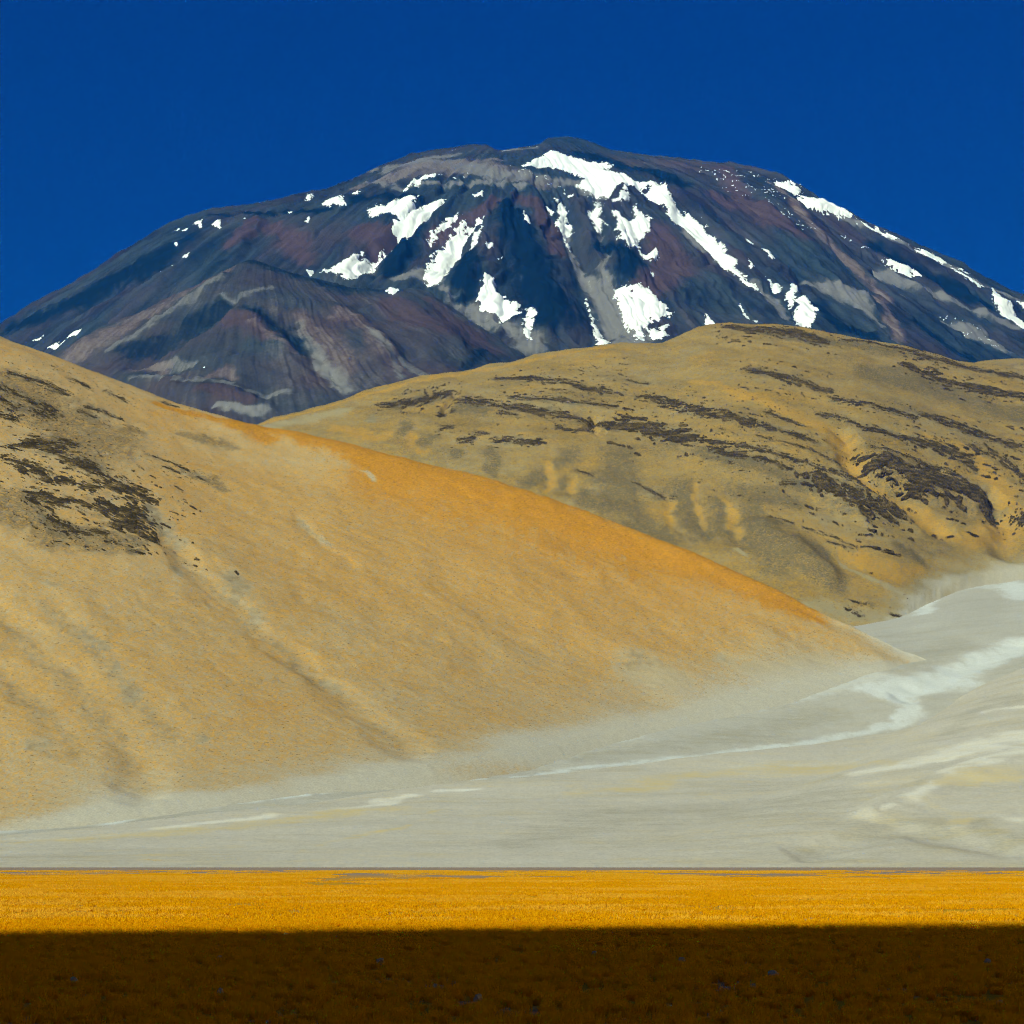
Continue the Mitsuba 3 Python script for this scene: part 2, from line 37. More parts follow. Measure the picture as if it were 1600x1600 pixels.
SOIL = {  # for each sheet: (what the ground is there, line of beads x, y, z, radius)
    'volcano': [('tan',[[-998,12440,4366,42],[-821,12511,4449,78],[-584,12601,4539,114],[-300,12658,4588,129],[-41,12373,4457,112],[178,12152,4307,82]]),('pale',[[-858,12854,4615,36],[-612,13149,4816,45],[-404,13275,4898,45]]),('pale',[[-75,13686,5068,23],[110,13727,5113,31],[187,13800,5153,22]]),('pale',[[-1094,13650,4823,39],[-781,13022,4718,66],[-394,12883,4699,73],[-96,12224,4376,83],[97,12271,4390,76],[379,12409,4397,63],[573,12062,4182,41]]),('tan',[[-825,12599,4494,43],[-552,12858,4675,58],[-101,12876,4718,44]]),('pale',[[-1142,13117,4592,15],[-729,12162,4275,34],[-313,12118,4282,41],[96,11958,4212,34]]),('pale',[[280,11795,4035,13],[346,11281,3641,18],[398,10978,3420,27],[460,10688,3211,54],[544,10470,3049,71],[587,10175,2848,81],[624,9850,2645,78]]),('pale',[[531,11420,3738,13],[546,11000,3427,17],[510,10722,3230,30]]),('pale',[[-152,10254,2916,29],[-68,10097,2815,57],[23,10039,2778,68],[88,9775,2615,66]]),('pale',[[-663,10857,3298,25],[-527,10845,3304,49],[-436,10739,3238,49]]),('pale',[[-370,10600,3145,36],[-245,10382,3001,59],[-146,10130,2836,46]]),('pale',[[1699,11289,3407,19],[1857,11327,3362,45],[2005,11297,3277,57],[2084,11170,3163,38],[2105,11022,3060,15]]),('pale',[[2262,12281,3867,28],[2464,12309,3780,39],[2754,12368,3671,39],[3047,12422,3548,39],[3285,12466,3459,25]]),('pale',[[2268,12155,3771,16],[2478,12038,3573,30],[2671,11994,3437,34],[2883,12020,3337,48],[3034,11929,3190,47]]),('pale',[[2099,12801,4319,22],[2371,12867,4212,26],[2580,12894,4134,29],[2880,12932,4014,23],[3187,12993,3901,29],[3492,13028,3778,29]]),('pale',[[1003,11531,3800,16],[1073,11436,3704,32],[1192,11332,3594,26],[1344,11123,3415,19]]),('pale',[[1379,11084,3379,15],[1501,10887,3206,31],[1557,10590,2989,24]]),('pink',[[1739,12814,4526,22],[1844,12255,4123,35],[1983,12101,3907,41],[2128,11988,3720,47],[2228,11798,3528,60],[2293,11723,3440,46]]),('pink',[[2227,11581,3373,39],[2224,11241,3146,44],[2199,10926,2959,43]]),('red',[[1426,13005,4684,44],[1481,12232,4227,69],[1603,11919,3955,81],[1784,11857,3828,67]]),('red',[[1267,12184,4223,41],[1403,12044,4104,54],[1562,12010,4042,54]]),('red',[[867,11440,3746,78],[909,11013,3405,100],[742,10590,3121,72]]),('red',[[41,11756,4089,40],[169,11590,3937,59],[218,11347,3714,64],[252,11113,3526,50]]),('red',[[-93,11687,4037,40],[-183,11560,3915,52],[-286,11425,3792,58],[-421,11257,3634,64]]),('red',[[-883,11486,3759,78],[-737,11436,3744,65],[-805,11317,3629,51]]),('red',[[-1516,11970,3959,54],[-1342,11645,3772,79],[-1217,11325,3553,64]]),('red',[[-1627,12101,4016,27],[-1635,11854,3853,40],[-1695,11712,3728,53]]),('dark',[[-39,11604,3983,39],[1,11356,3768,77],[51,11051,3493,100],[121,10663,3203,121],[197,10220,2894,127]]),('dark',[[-235,10954,3412,50],[-252,10673,3205,72],[-272,10498,3080,47]]),('dark',[[-580,11387,3728,51],[-643,11163,3527,76],[-720,10985,3384,62]]),('dark',[[-995,12084,4174,41],[-772,11961,4144,34],[-547,11827,4086,20]]),('dark',[[-3362,12871,3573,73],[-2935,12541,3624,99],[-2623,12407,3739,98],[-2285,12256,3845,111],[-2113,12374,4008,84]]),('dark',[[-2019,12841,4319,22],[-1651,12477,4210,25],[-1330,12129,4107,27],[-1105,11892,4027,24]]),('dark',[[2390,12662,4058,43],[2600,12633,3935,57],[2887,12644,3796,50],[3140,12623,3647,36]]),('dark',[[480,13301,4924,60],[685,12882,4682,58],[953,12580,4515,64],[1068,12272,4336,62]]),('dark',[[633,10773,3258,49],[710,11027,3434,50],[531,11179,3559,51]]),('dark',[[1752,10987,3174,50],[1861,10758,2987,61],[2009,10764,2939,49]]),('dark',[[2452,11604,3273,39],[2611,11430,3069,52],[2735,11405,2986,52]])],
    'dark_cone': [('pink',[[-1395,9752,3048,13],[-1477,9671,2970,27],[-1589,9557,2859,41],[-1739,9495,2755,52],[-1883,9410,2644,59],[-2022,9318,2525,63],[-2144,9294,2455,53]]),('pale',[[-1444,9535,2907,13],[-1558,9370,2751,26],[-1670,9284,2641,29],[-1801,9201,2523,26],[-1909,9126,2421,19]]),('red',[[-1554,9674,2938,20],[-1751,9660,2839,27],[-1963,9589,2717,33]]),('dark',[[-1367,9748,3059,28],[-1233,9738,3034,50],[-1063,9691,2972,60],[-827,9503,2854,64]]),('dark',[[-1403,9186,2686,42],[-1508,9072,2561,62],[-1643,9021,2464,61],[-1790,9041,2409,51]]),('dark',[[-1238,8979,2595,41],[-1052,8695,2414,49],[-932,8503,2285,38]]),('dark',[[-885,9435,2834,43],[-728,9465,2831,43],[-566,9462,2841,27]]),('pale',[[-1435,9269,2731,10],[-1298,9185,2728,26],[-1166,9285,2788,16]]),('pale',[[-1679,8785,2281,20],[-1536,8653,2261,24],[-1423,8560,2242,15]]),('pale',[[-1461,8386,2111,19],[-1349,8348,2120,21],[-1215,8200,2046,20],[-1074,8112,1998,18],[-949,8073,1977,14]]),('pale',[[-1709,8633,2163,20],[-1540,8461,2131,29]]),('white',[[-1240,7999,1901,11],[-1124,7951,1881,22],[-1035,7896,1850,16]]),('white',[[-880,8460,2254,14],[-798,8293,2135,26],[-706,8113,2007,32]]),('pale',[[-990,8851,2508,20],[-899,8552,2317,29],[-780,8312,2148,38],[-713,8174,2049,28]]),('pink',[[-1000,8943,2564,25],[-912,8772,2457,40],[-804,8564,2321,48],[-729,8385,2196,47]]),('pink',[[-804,8997,2580,36],[-698,8826,2471,40],[-590,8570,2303,44],[-513,8416,2194,38]]),('pale',[[-481,8507,2247,14],[-416,8380,2157,24],[-376,8322,2113,19]]),('pale',[[-639,8689,2384,15],[-547,8483,2242,19],[-468,8308,2120,19]]),('red',[[-1355,8942,2533,35],[-1212,8789,2470,45],[-1089,8598,2349,39]]),('pink',[[-1177,8754,2451,15],[-1076,8574,2333,21],[-964,8436,2238,19]]),('red',[[-602,9189,2686,42],[-438,9016,2554,61],[-286,9035,2499,71],[-113,9131,2463,62]]),('red',[[-410,9304,2731,32],[-281,9204,2598,42],[-135,9236,2533,42]]),('dark',[[-142,9016,2412,20],[-188,8783,2300,30],[-214,8603,2214,19]]),('pink',[[-1750,8850,2288,30],[-1590,8678,2253,29]]),('red',[[-1340,8175,2003,28],[-1206,8080,1961,37],[-1078,8013,1927,27]]),('pink',[[-1337,8382,2148,19],[-1271,8382,2167,24],[-1209,8295,2116,19]])],
    'golden_hill': [('bed',[[-724,2670,358,8],[-641,2584,288,10],[-558,2487,219,10],[-485,2375,156,10],[-424,2219,90,10]]),('bed',[[-670,2721,379,7],[-597,2644,315,8],[-504,2529,230,8],[-431,2409,162,8]]),('bed',[[-540,2997,507,6],[-478,2913,439,7],[-394,2832,365,8],[-319,2757,300,7],[-233,2670,233,8],[-134,2504,150,8]]),('bed',[[-687,2531,263,8],[-606,2447,206,8],[-529,2322,137,9]]),('orange',[[-524,3557,827,7],[-440,3549,806,12],[-330,3520,775,24],[-233,3489,738,30],[-117,3474,700,33],[58,3452,637,35],[231,3438,573,35],[402,3428,504,29],[550,3423,437,17]]),('orange',[[-651,3530,848,6],[-557,3537,826,9],[-446,3505,786,19]]),('orange',[[-228,3406,672,68],[-45,3351,583,79],[112,3335,524,78],[281,3353,483,56]]),('grass',[[-540,3222,636,65],[-323,3219,571,108],[-108,3215,506,129],[109,3243,456,98],[333,3314,432,67]]),('gravel',[[-907,3385,850,45],[-791,3325,779,56],[-712,3271,723,66]]),('gravel',[[-774,2964,556,40],[-689,2899,495,29],[-592,2943,493,25]]),('gravel',[[-675,3371,766,10],[-655,3373,760,6]]),('gravel',[[-598,3432,776,8],[-548,3438,765,16],[-494,3440,754,10]]),('gravel',[[-552,3274,670,7],[-515,3277,659,11],[-487,3261,641,6]]),('grey',[[-433,2946,443,13],[-420,2902,414,16],[-415,2868,393,8]]),('grey',[[-394,2857,380,8],[-376,2845,367,8]]),('grey',[[-589,2659,322,8],[-568,2632,301,9]]),('grey',[[-509,2527,230,13],[-500,2509,219,10]]),('grey',[[-517,2913,451,7],[-505,2898,439,6]]),('grey',[[-264,2713,261,5],[-247,2694,247,8]]),('grey',[[-670,2771,411,8],[-660,2763,404,5]]),('grey',[[-542,2588,270,6],[-535,2573,260,4]]),('grey',[[-586,3084,572,9],[-554,3041,536,10],[-521,2990,497,5]]),('grey',[[-579,2333,148,10],[-570,2331,146,6]]),('grey',[[-392,2417,159,6],[-384,2414,156,4]]),('grey',[[-360,3217,580,5],[-335,3180,550,5],[-303,3144,519,4]]),('pale',[[-284,3436,708,2],[-255,3424,693,2],[-228,3414,679,1]]),('grey',[[200,3100,322,25],[252,3091,301,28]]),('grey',[[353,3217,349,11],[425,3214,323,18],[549,3303,343,22]])],
    'ochre_hill': [('orange',[[-750,5673,1299,8],[-538,5743,1375,10],[-311,5818,1457,10],[-119,5902,1521,10],[99,5965,1581,10],[322,6019,1622,8]]),('pale',[[-714,5610,1277,19],[-604,5633,1307,26],[-491,5633,1325,19]]),('orange',[[-512,5467,1239,19],[-380,5339,1185,21],[-304,5388,1221,18],[-242,5226,1130,15]]),('gravel',[[63,5057,1037,23],[45,5013,1006,20]]),('gravel',[[133,5004,1004,14],[124,4970,980,11]]),('gravel',[[179,4932,957,20],[187,4884,925,22],[236,4847,901,19]]),('gravel',[[289,5112,1083,43],[272,5015,1017,45],[278,4926,955,50],[294,4812,879,33],[332,4741,834,32],[386,4675,796,32]]),('gravel',[[-64,5189,1116,18],[-52,5124,1074,20],[-46,5075,1042,11]]),('gravel',[[-141,5215,1129,15],[-152,5188,1111,15]]),('gravel',[[-227,5303,1178,18],[-238,5274,1159,18]]),('gravel',[[-295,5439,1250,18],[-314,5357,1202,15]]),('grey',[[-401,5537,1291,13],[-400,5485,1264,14]]),('gravel',[[157,5145,1101,29],[128,5113,1078,23]]),('gravel',[[438,4906,950,33],[439,4794,875,38],[472,4692,815,37]]),('gravel',[[512,4857,931,14],[523,4766,871,22],[534,4672,811,26]]),('gravel',[[609,4803,910,22],[588,4724,853,27],[604,4652,807,32]]),('gravel',[[606,4583,765,57],[634,4483,707,51],[703,4536,736,41],[715,4424,668,30],[733,4346,622,25]]),('gravel',[[591,4875,956,33],[667,4833,937,33],[721,4795,908,22]]),('gravel',[[928,4633,768,13],[960,4617,744,18],[996,4613,722,10]]),('gravel',[[1231,4927,844,11],[1226,4861,805,14]]),('gravel',[[1074,5757,1480,33],[1192,5794,1469,39],[1327,5808,1434,46],[1445,5755,1375,46],[1543,5758,1357,39]]),('gravel',[[733,6057,1691,17],[901,5988,1645,24],[1066,6007,1630,27],[1205,6017,1604,27]]),('gravel',[[-338,5641,1354,26],[-241,5619,1355,25],[-185,5646,1375,16]]),('gravel',[[-143,5511,1304,19],[-80,5480,1291,19]]),('gravel',[[512,5091,1090,17],[606,5004,1048,23],[697,4929,1006,22],[765,4867,955,17]]),('orange',[[526,5604,1409,10],[657,5438,1331,15],[751,5314,1258,18],[827,5263,1216,24],[893,5194,1165,35],[894,5071,1086,29],[924,4951,999,22],[977,4934,962,17],[1050,4916,909,22],[1114,4878,847,28]]),('orange',[[1168,5351,1182,24],[1257,5369,1162,18],[1302,5307,1100,24],[1338,5215,1022,29],[1338,5103,943,29]]),('orange',[[1164,4858,816,33],[1262,4960,860,39],[1324,5025,895,34]]),('orange',[[533,4860,937,8],[546,4781,884,12],[555,4700,831,15],[557,4643,795,8]]),('orange',[[475,4941,981,7],[472,4861,925,9],[476,4782,873,8],[478,4699,820,5]]),('orange',[[404,4906,945,11],[388,4830,893,12],[402,4733,832,10]]),('orange',[[99,5115,1078,12],[102,5030,1021,11],[90,4971,980,8]]),('orange',[[153,5003,1004,10],[157,4957,973,8]]),('orange',[[817,4517,718,31],[867,4459,678,25],[955,4518,682,26]]),('pale',[[768,4500,710,4],[811,4423,663,6],[878,4385,633,7],[925,4374,606,12]]),('pale',[[659,4257,576,12],[732,4232,558,19],[793,4200,540,24],[864,4200,530,24],[937,4319,564,20]]),('pale',[[543,4576,753,5],[541,4517,718,7],[542,4480,696,5]]),('pale',[[945,4447,641,15],[1046,4580,681,13],[1147,4675,708,8],[1254,4680,706,11]]),('grass',[[726,4692,836,32],[765,4601,772,31],[812,4574,753,26]])],
    'alluvial_fan': [('cream',[[-448,1674,18,4],[-330,1797,36,6],[-251,1874,48,6],[-35,2095,86,6]]),('cream',[[367,2068,99,10],[461,2117,118,18],[594,2218,150,26]]),('grey',[[0,1606,18,16],[60,1786,41,24],[153,1827,48,34],[248,1849,58,34],[322,1924,76,26]]),('grey',[[229,1523,12,5],[298,1616,29,8],[354,1624,32,14],[394,1568,23,16]]),('green',[[188,1496,7,3],[235,1558,18,5],[301,1634,32,7],[360,1657,38,11],[400,1648,38,11],[413,1540,18,13]]),('yellow',[[-359,1534,8,4],[-286,1552,10,4],[-256,1562,12,3]]),('yellow',[[-452,1688,19,8],[-374,1720,25,12],[-267,1773,34,12],[-191,1899,53,14],[-114,1945,60,10]]),('yellow',[[-182,1554,11,3],[-139,1664,24,4],[-90,1798,41,5],[-49,1941,60,4]]),('yellow',[[68,2045,77,10],[163,2154,95,14],[266,2270,115,13],[377,2250,114,19],[417,2164,117,11]]),('cream',[[-98,1945,60,3],[-61,2019,73,5],[-28,2096,86,4]]),('cream',[[332,1723,48,3],[394,1810,66,8],[478,1967,97,12],[552,2059,119,16]]),('cream',[[470,2065,112,3],[513,2110,124,5],[576,2150,137,7]]),('cream',[[421,1698,48,6],[434,1661,41,8],[453,1691,47,8]]),('yellow',[[385,1769,58,4],[395,1686,45,7],[378,1637,35,4]]),('yellow',[[422,1868,77,9],[494,1905,88,13]]),('grey',[[534,2363,163,8],[608,2504,198,15],[678,2598,227,17]]),('cream',[[615,2483,196,6],[659,2493,205,8]]),('orange',[[-427,1591,12,1],[-305,1516,6,1],[-224,1487,4,1]])],
    'dry_wash': [('cream',[[-88,2608,145,12],[94,2804,188,23],[307,3052,250,31],[546,3261,311,33],[685,3302,331,28]]),('cream',[[1031,4632,657,26],[1129,4604,669,26],[1189,4438,640,30]]),('cream',[[639,3106,274,21],[744,3259,320,22],[853,3399,365,23],[936,3493,398,24]]),('cream',[[-548,2042,35,8],[-458,2102,48,9],[-367,2188,69,11],[-266,2264,86,12],[-159,2377,105,12],[-42,2462,118,12]]),('white',[[-451,2071,44,4],[-361,2155,64,6],[-261,2227,80,6],[-156,2332,97,5],[-41,2414,109,5]]),('white',[[-299,2230,80,12],[-213,2311,94,16],[-122,2441,116,20],[-42,2538,132,20]]),('white',[[1,2425,111,7],[127,2537,132,7],[263,2621,147,7],[416,2755,173,8],[528,2864,199,8],[583,2900,209,12]]),('white',[[44,2624,150,11],[114,2725,172,12],[178,2796,188,9]]),('white',[[606,3119,277,18],[641,3136,283,19],[632,3020,247,14],[600,2940,222,12]]),('white',[[586,3180,292,13],[667,3185,298,22],[751,3202,305,27]]),('white',[[615,3076,264,15],[699,3222,309,19],[781,3336,343,23],[864,3444,377,23],[949,3543,412,24]]),('white',[[994,4627,642,16],[1058,4733,682,14],[1133,4841,721,11],[1222,4871,735,13],[1262,4711,706,13]]),('white',[[1235,4854,732,13],[1199,4591,673,22],[1138,4246,593,33]]),('bluegrey',[[948,4254,571,29],[1026,4282,588,34],[1053,4195,572,28],[932,3891,491,35]]),('white',[[975,4491,617,13],[899,4182,547,16]]),('grey',[[844,3607,415,24],[754,3472,376,24],[667,3332,339,23]]),('bluegrey',[[672,3085,268,21],[678,2998,241,15]]),('grey',[[87,2593,144,9],[227,2713,169,16],[384,2865,202,24],[501,2993,235,25]])],
    'far_hill': [('gravel',[[1715,6991,1816,8],[1868,6973,1815,12]])],
}
RELIEF = {  # ribs (+) and gullies (-), metres
    'volcano': [(70,[[-52,11445,3850,39],[-89,11316,3731,77],[-164,11153,3575,88],[-230,10724,3244,97]]),(60,[[12,11453,3854,39],[63,11283,3693,89],[150,10887,3366,111],[208,10220,2895,116]]),(-45,[[310,11863,4071,40],[379,11167,3555,50],[460,10688,3211,66],[541,10165,2844,92]]),(-40,[[-413,11809,4080,40],[-560,11529,3853,52],[-730,11336,3659,51],[-889,11068,3422,63]]),(-40,[[-180,11447,3824,32],[-338,11111,3523,57],[-451,10769,3258,61]]),(40,[[-358,11728,4024,40],[-527,11372,3721,58],[-665,11119,3490,63]]),(40,[[431,11907,4073,40],[477,11426,3740,65],[532,10936,3382,56]]),(-40,[[553,11931,4094,40],[551,11298,3648,45],[541,10875,3338,49]]),(50,[[723,12049,4202,41],[604,11595,3873,52],[624,11010,3428,75],[690,10726,3221,73]]),(60,[[1579,12149,4142,41],[1660,11931,3945,81],[1854,11630,3596,92],[2092,11354,3279,103]]),(-50,[[1034,11885,4079,54],[1181,11471,3703,78],[1364,11071,3374,75],[1552,10652,3030,84]]),(-45,[[1807,12881,4551,58],[2085,12545,4163,85],[2328,12331,3867,84],[2633,12132,3560,82],[2926,11924,3243,81]]),(45,[[1996,12889,4451,44],[2421,12821,4153,72],[2853,12814,3934,72],[3287,12805,3697,72]]),(45,[[-1627,12101,4016,55],[-1695,11712,3728,79],[-1777,11469,3493,78]]),(-40,[[-1966,12240,4006,55],[-2150,12112,3799,68],[-2422,12096,3630,68],[-2729,12253,3540,69]])],
    'dark_cone': [(27,[[-1452,9510,2888,32],[-1572,9330,2717,47],[-1740,9212,2558,52],[-1890,9130,2432,52]]),(-36,[[-1358,9163,2689,41],[-1451,9039,2561,61],[-1588,8942,2434,71],[-1734,8917,2345,60]]),(30,[[-1274,8871,2514,50],[-1112,8623,2366,68],[-942,8413,2222,67]]),(-21,[[-1041,8845,2507,40],[-914,8505,2286,48],[-775,8252,2106,47]]),(30,[[-849,9051,2617,41],[-702,8759,2432,59],[-587,8519,2270,58]]),(-24,[[-725,9160,2668,31],[-571,8870,2484,50],[-434,8532,2254,58]]),(30,[[-556,9298,2750,32],[-400,9077,2583,62],[-253,8935,2421,61]]),(-24,[[-1773,8959,2356,41],[-1519,8554,2202,48],[-1326,8438,2191,48],[-1078,8147,2023,55]]),(24,[[-1735,8666,2171,39],[-1508,8382,2091,47],[-1254,8096,1965,55],[-1058,7990,1912,45]])],
    'golden_hill': [(-6,[[-729,2686,369,18],[-644,2597,296,21],[-562,2503,227,23],[-487,2385,161,24],[-424,2219,90,22]]),(-3,[[-676,2726,384,18],[-603,2650,321,20],[-509,2536,234,22],[-435,2407,162,21]]),(-5,[[-550,3013,519,14],[-490,2927,451,16],[-399,2838,370,17],[-323,2765,306,17],[-242,2676,238,18],[-135,2511,152,20]]),(2,[[-755,2748,415,37],[-647,2684,351,36],[-531,2555,249,39]]),(-2,[[-361,3220,582,8],[-330,3178,548,7],[-272,3122,496,8]]),(-4,[[-683,2548,274,15],[-611,2465,215,17],[-531,2331,142,20]]),(2,[[-467,2968,467,30],[-333,2843,353,38],[-181,2704,236,45]]),(-4,[[-107,3174,478,32],[52,3080,361,41],[202,3013,272,40]])],
    'ochre_hill': [(-28,[[898,5195,1165,29],[896,5046,1069,29],[934,4946,992,25],[1012,4917,931,28],[1086,4876,857,33]]),(30,[[982,5047,1046,34],[1099,5067,999,46],[1219,5087,957,46]]),(22,[[785,4892,970,28],[832,4814,911,33],[865,4753,868,21]]),(-16,[[835,4889,964,7],[856,4826,919,8],[876,4753,867,10]]),(-5,[[534,4870,944,11],[549,4757,869,16],[553,4609,774,16]]),(-5,[[475,4941,981,10],[473,4806,889,12],[475,4666,799,13]]),(-5,[[404,4906,945,14],[392,4806,878,14],[405,4709,817,13]]),(-5,[[99,5140,1095,15],[102,5007,1004,14],[96,4914,941,14]]),(-5,[[159,5025,1019,12],[156,4933,957,12]]),(25,[[615,4650,807,42],[661,4530,735,46],[714,4446,681,35]]),(-18,[[226,5402,1266,9],[210,5311,1210,11],[250,5262,1181,11]]),(-14,[[-171,5619,1362,8],[-205,5486,1286,10]]),(-25,[[1294,5157,988,23],[1288,5019,894,34],[1245,4852,798,33]])],
    'alluvial_fan': [(8,[[332,1723,48,12],[428,1893,81,19],[545,2035,114,27]]),(-7,[[229,1523,12,10],[328,1629,32,14],[387,1544,18,16]])],
    'dry_wash': [(-10,[[943,3518,405,20],[781,3336,343,19],[639,3106,274,18]])],
}
ROCKS = {  # ledges of bare rock
    'ochre_hill': [[[928,5067,1080,9],[961,5029,1043,17],[1006,5028,1020,24],[1064,5037,996,30],[1129,5074,987,34],[1189,5080,964,33],[1240,5080,944,24],[1264,5080,938,9]],[[761,4908,984,17],[800,4885,964,28],[831,4834,926,27],[861,4785,890,19],[874,4744,861,6]],[[856,4882,958,8],[877,4851,935,19],[901,4830,917,14]],[[919,4836,916,11],[938,4822,897,22],[955,4813,881,16]],[[472,5433,1295,12],[516,5372,1269,11],[580,5291,1232,13],[644,5225,1199,12],[697,5179,1174,8],[752,5156,1157,6],[818,5129,1130,5]],[[508,5166,1139,5],[561,5119,1119,6],[615,5083,1103,7],[668,5048,1087,6],[732,5013,1062,5],[785,4992,1041,6],[826,4973,1023,7],[876,4940,997,8],[928,4913,970,8],[960,4909,952,11]],[[453,5206,1153,15],[492,5175,1141,12]],[[531,5107,1105,9],[588,5049,1076,14],[651,5005,1055,8],[725,4968,1031,6]],[[662,5128,1139,3],[715,5096,1120,3],[763,5075,1101,3],[806,5055,1082,3],[857,5019,1052,5]],[[701,5632,1448,10],[769,5576,1418,11],[833,5537,1389,14],[917,5518,1365,7]],[[972,5272,1206,7],[1036,5294,1199,7],[1096,5296,1177,9],[1154,5313,1162,12],[1218,5331,1147,15],[1256,5312,1120,15],[1275,5272,1082,6]],[[974,5155,1128,3],[1035,5172,1114,5],[1095,5180,1091,6],[1159,5200,1073,6],[1236,5206,1044,5]],[[1223,5911,1532,12],[1308,5934,1518,12]],[[1346,5896,1482,13],[1447,5900,1463,17],[1555,5904,1443,13]],[[1183,5506,1285,9],[1259,5512,1261,12],[1350,5500,1227,12],[1447,5492,1200,12]],[[917,5442,1319,7],[994,5427,1300,7],[1090,5448,1283,9],[1156,5467,1270,6]],[[1292,5392,1167,7],[1352,5388,1148,9],[1403,5350,1109,9],[1413,5271,1051,12]],[[1340,5041,903,11],[1353,5050,907,11]],[[707,5297,1248,6],[756,5263,1225,6],[800,5241,1205,4]],[[850,5329,1256,5],[908,5324,1246,7],[963,5290,1220,6]],[[636,4725,860,3],[688,4684,834,3]],[[712,4667,820,3],[771,4636,794,3],[820,4564,746,3]],[[763,4591,766,4],[807,4551,738,4]],[[761,4291,590,3],[797,4271,578,4]],[[744,4244,564,4],[766,4210,545,5]],[[845,4222,547,5],[864,4220,542,4]],[[691,4885,974,6],[724,4884,972,4]],[[-46,5773,1457,7],[33,5751,1454,8],[109,5698,1432,10],[191,5638,1404,10],[265,5592,1381,9],[321,5561,1364,5]],[[0,5577,1355,5],[75,5544,1344,5],[168,5503,1324,5],[229,5485,1317,5],[298,5477,1314,5]],[[-18,5516,1318,9],[44,5472,1299,11],[123,5431,1279,12],[177,5394,1259,11],[225,5364,1243,11],[279,5357,1241,9]],[[-151,5561,1332,9],[-94,5549,1329,11],[-44,5524,1320,7]],[[-292,5609,1344,10],[-248,5633,1362,13],[-191,5658,1380,12]],[[-397,5660,1356,6],[-344,5645,1355,11],[-306,5649,1363,5]],[[-200,5365,1216,6],[-170,5375,1224,5]],[[-143,5290,1175,8],[-114,5292,1177,7]],[[-97,5322,1197,5],[-65,5310,1191,4]],[[-41,5257,1161,9],[12,5240,1155,9],[71,5216,1144,6]],[[271,5320,1217,12],[309,5351,1237,18],[355,5322,1219,18],[410,5256,1179,21],[452,5199,1148,24]],[[171,5054,1040,3],[211,5020,1018,3]],[[320,4963,981,3],[373,4915,950,4],[415,4891,937,4]],[[363,5542,1353,6],[418,5509,1334,9],[475,5449,1305,11]],[[347,5685,1435,4],[403,5644,1412,4]],[[-210,5480,1282,5],[-168,5497,1295,5]],[[-31,5456,1282,6],[13,5428,1270,6]],[[127,5337,1222,7],[174,5299,1200,7],[222,5302,1205,6]],[[687,6075,1699,10],[750,6029,1676,10],[846,6034,1677,10],[907,6038,1672,14],[963,5997,1640,17]],[[1063,6067,1662,7],[1148,6079,1652,7],[1218,6087,1640,6],[1288,6089,1624,6]],[[1281,6060,1609,7],[1391,6092,1594,8],[1489,6068,1563,7],[1635,6104,1552,7]],[[1243,5912,1526,12],[1314,5930,1514,10]]],
    'golden_hill': [[[-672,3129,628,7],[-647,3127,618,10],[-618,3121,605,11],[-592,3117,594,9]],[[-687,3038,577,5],[-666,3036,570,12],[-637,3041,564,15],[-610,3028,548,19],[-583,2999,522,14],[-564,2985,508,6]],[[-738,3169,672,5],[-712,3165,662,9],[-689,3156,649,9],[-676,3148,641,4]],[[-631,3151,627,3],[-599,3153,617,4]],[[-758,3022,588,7],[-734,3021,581,9],[-711,3021,574,7]],[[-750,3003,574,7],[-729,2985,557,7],[-714,2978,549,4]],[[-715,2954,535,7],[-690,2937,518,8],[-679,2929,510,4]],[[-671,2935,511,5],[-657,2936,508,6]],[[-645,2953,515,5],[-628,2954,510,6]],[[-819,3167,694,7],[-803,3198,708,9],[-777,3198,701,11],[-753,3189,689,7]],[[-763,3230,716,5],[-738,3231,709,5]],[[-727,3092,622,9],[-713,3091,617,4]],[[-797,3104,649,7],[-767,3098,637,9],[-748,3077,619,7]],[[-689,3095,612,7],[-671,3091,605,5]],[[-902,3366,837,6],[-868,3352,818,6],[-827,3339,798,7],[-787,3331,781,5]],[[-905,3435,881,3],[-874,3434,871,4],[-843,3434,861,5],[-801,3423,841,4]],[[-890,3323,807,5],[-858,3301,785,6]],[[-874,3261,766,5],[-847,3258,757,4]],[[-836,3315,786,4],[-812,3310,776,4],[-792,3304,767,3]],[[-762,3370,796,3],[-735,3369,786,3]],[[-757,3399,811,3],[-730,3401,803,3],[-695,3399,789,2]],[[-748,3500,866,3],[-706,3489,845,3]],[[-803,3500,886,4],[-769,3488,867,3]],[[-646,3550,856,3],[-622,3550,848,2]],[[-618,3290,701,2],[-588,3292,692,2],[-556,3281,675,2]],[[-598,3265,680,2],[-567,3259,667,2]],[[-536,3269,662,2],[-521,3267,655,1]],[[-579,2925,478,4],[-566,2926,475,3]],[[-620,2931,494,3],[-610,2934,493,3]],[[-828,3117,666,5],[-806,3114,658,4]]],
}
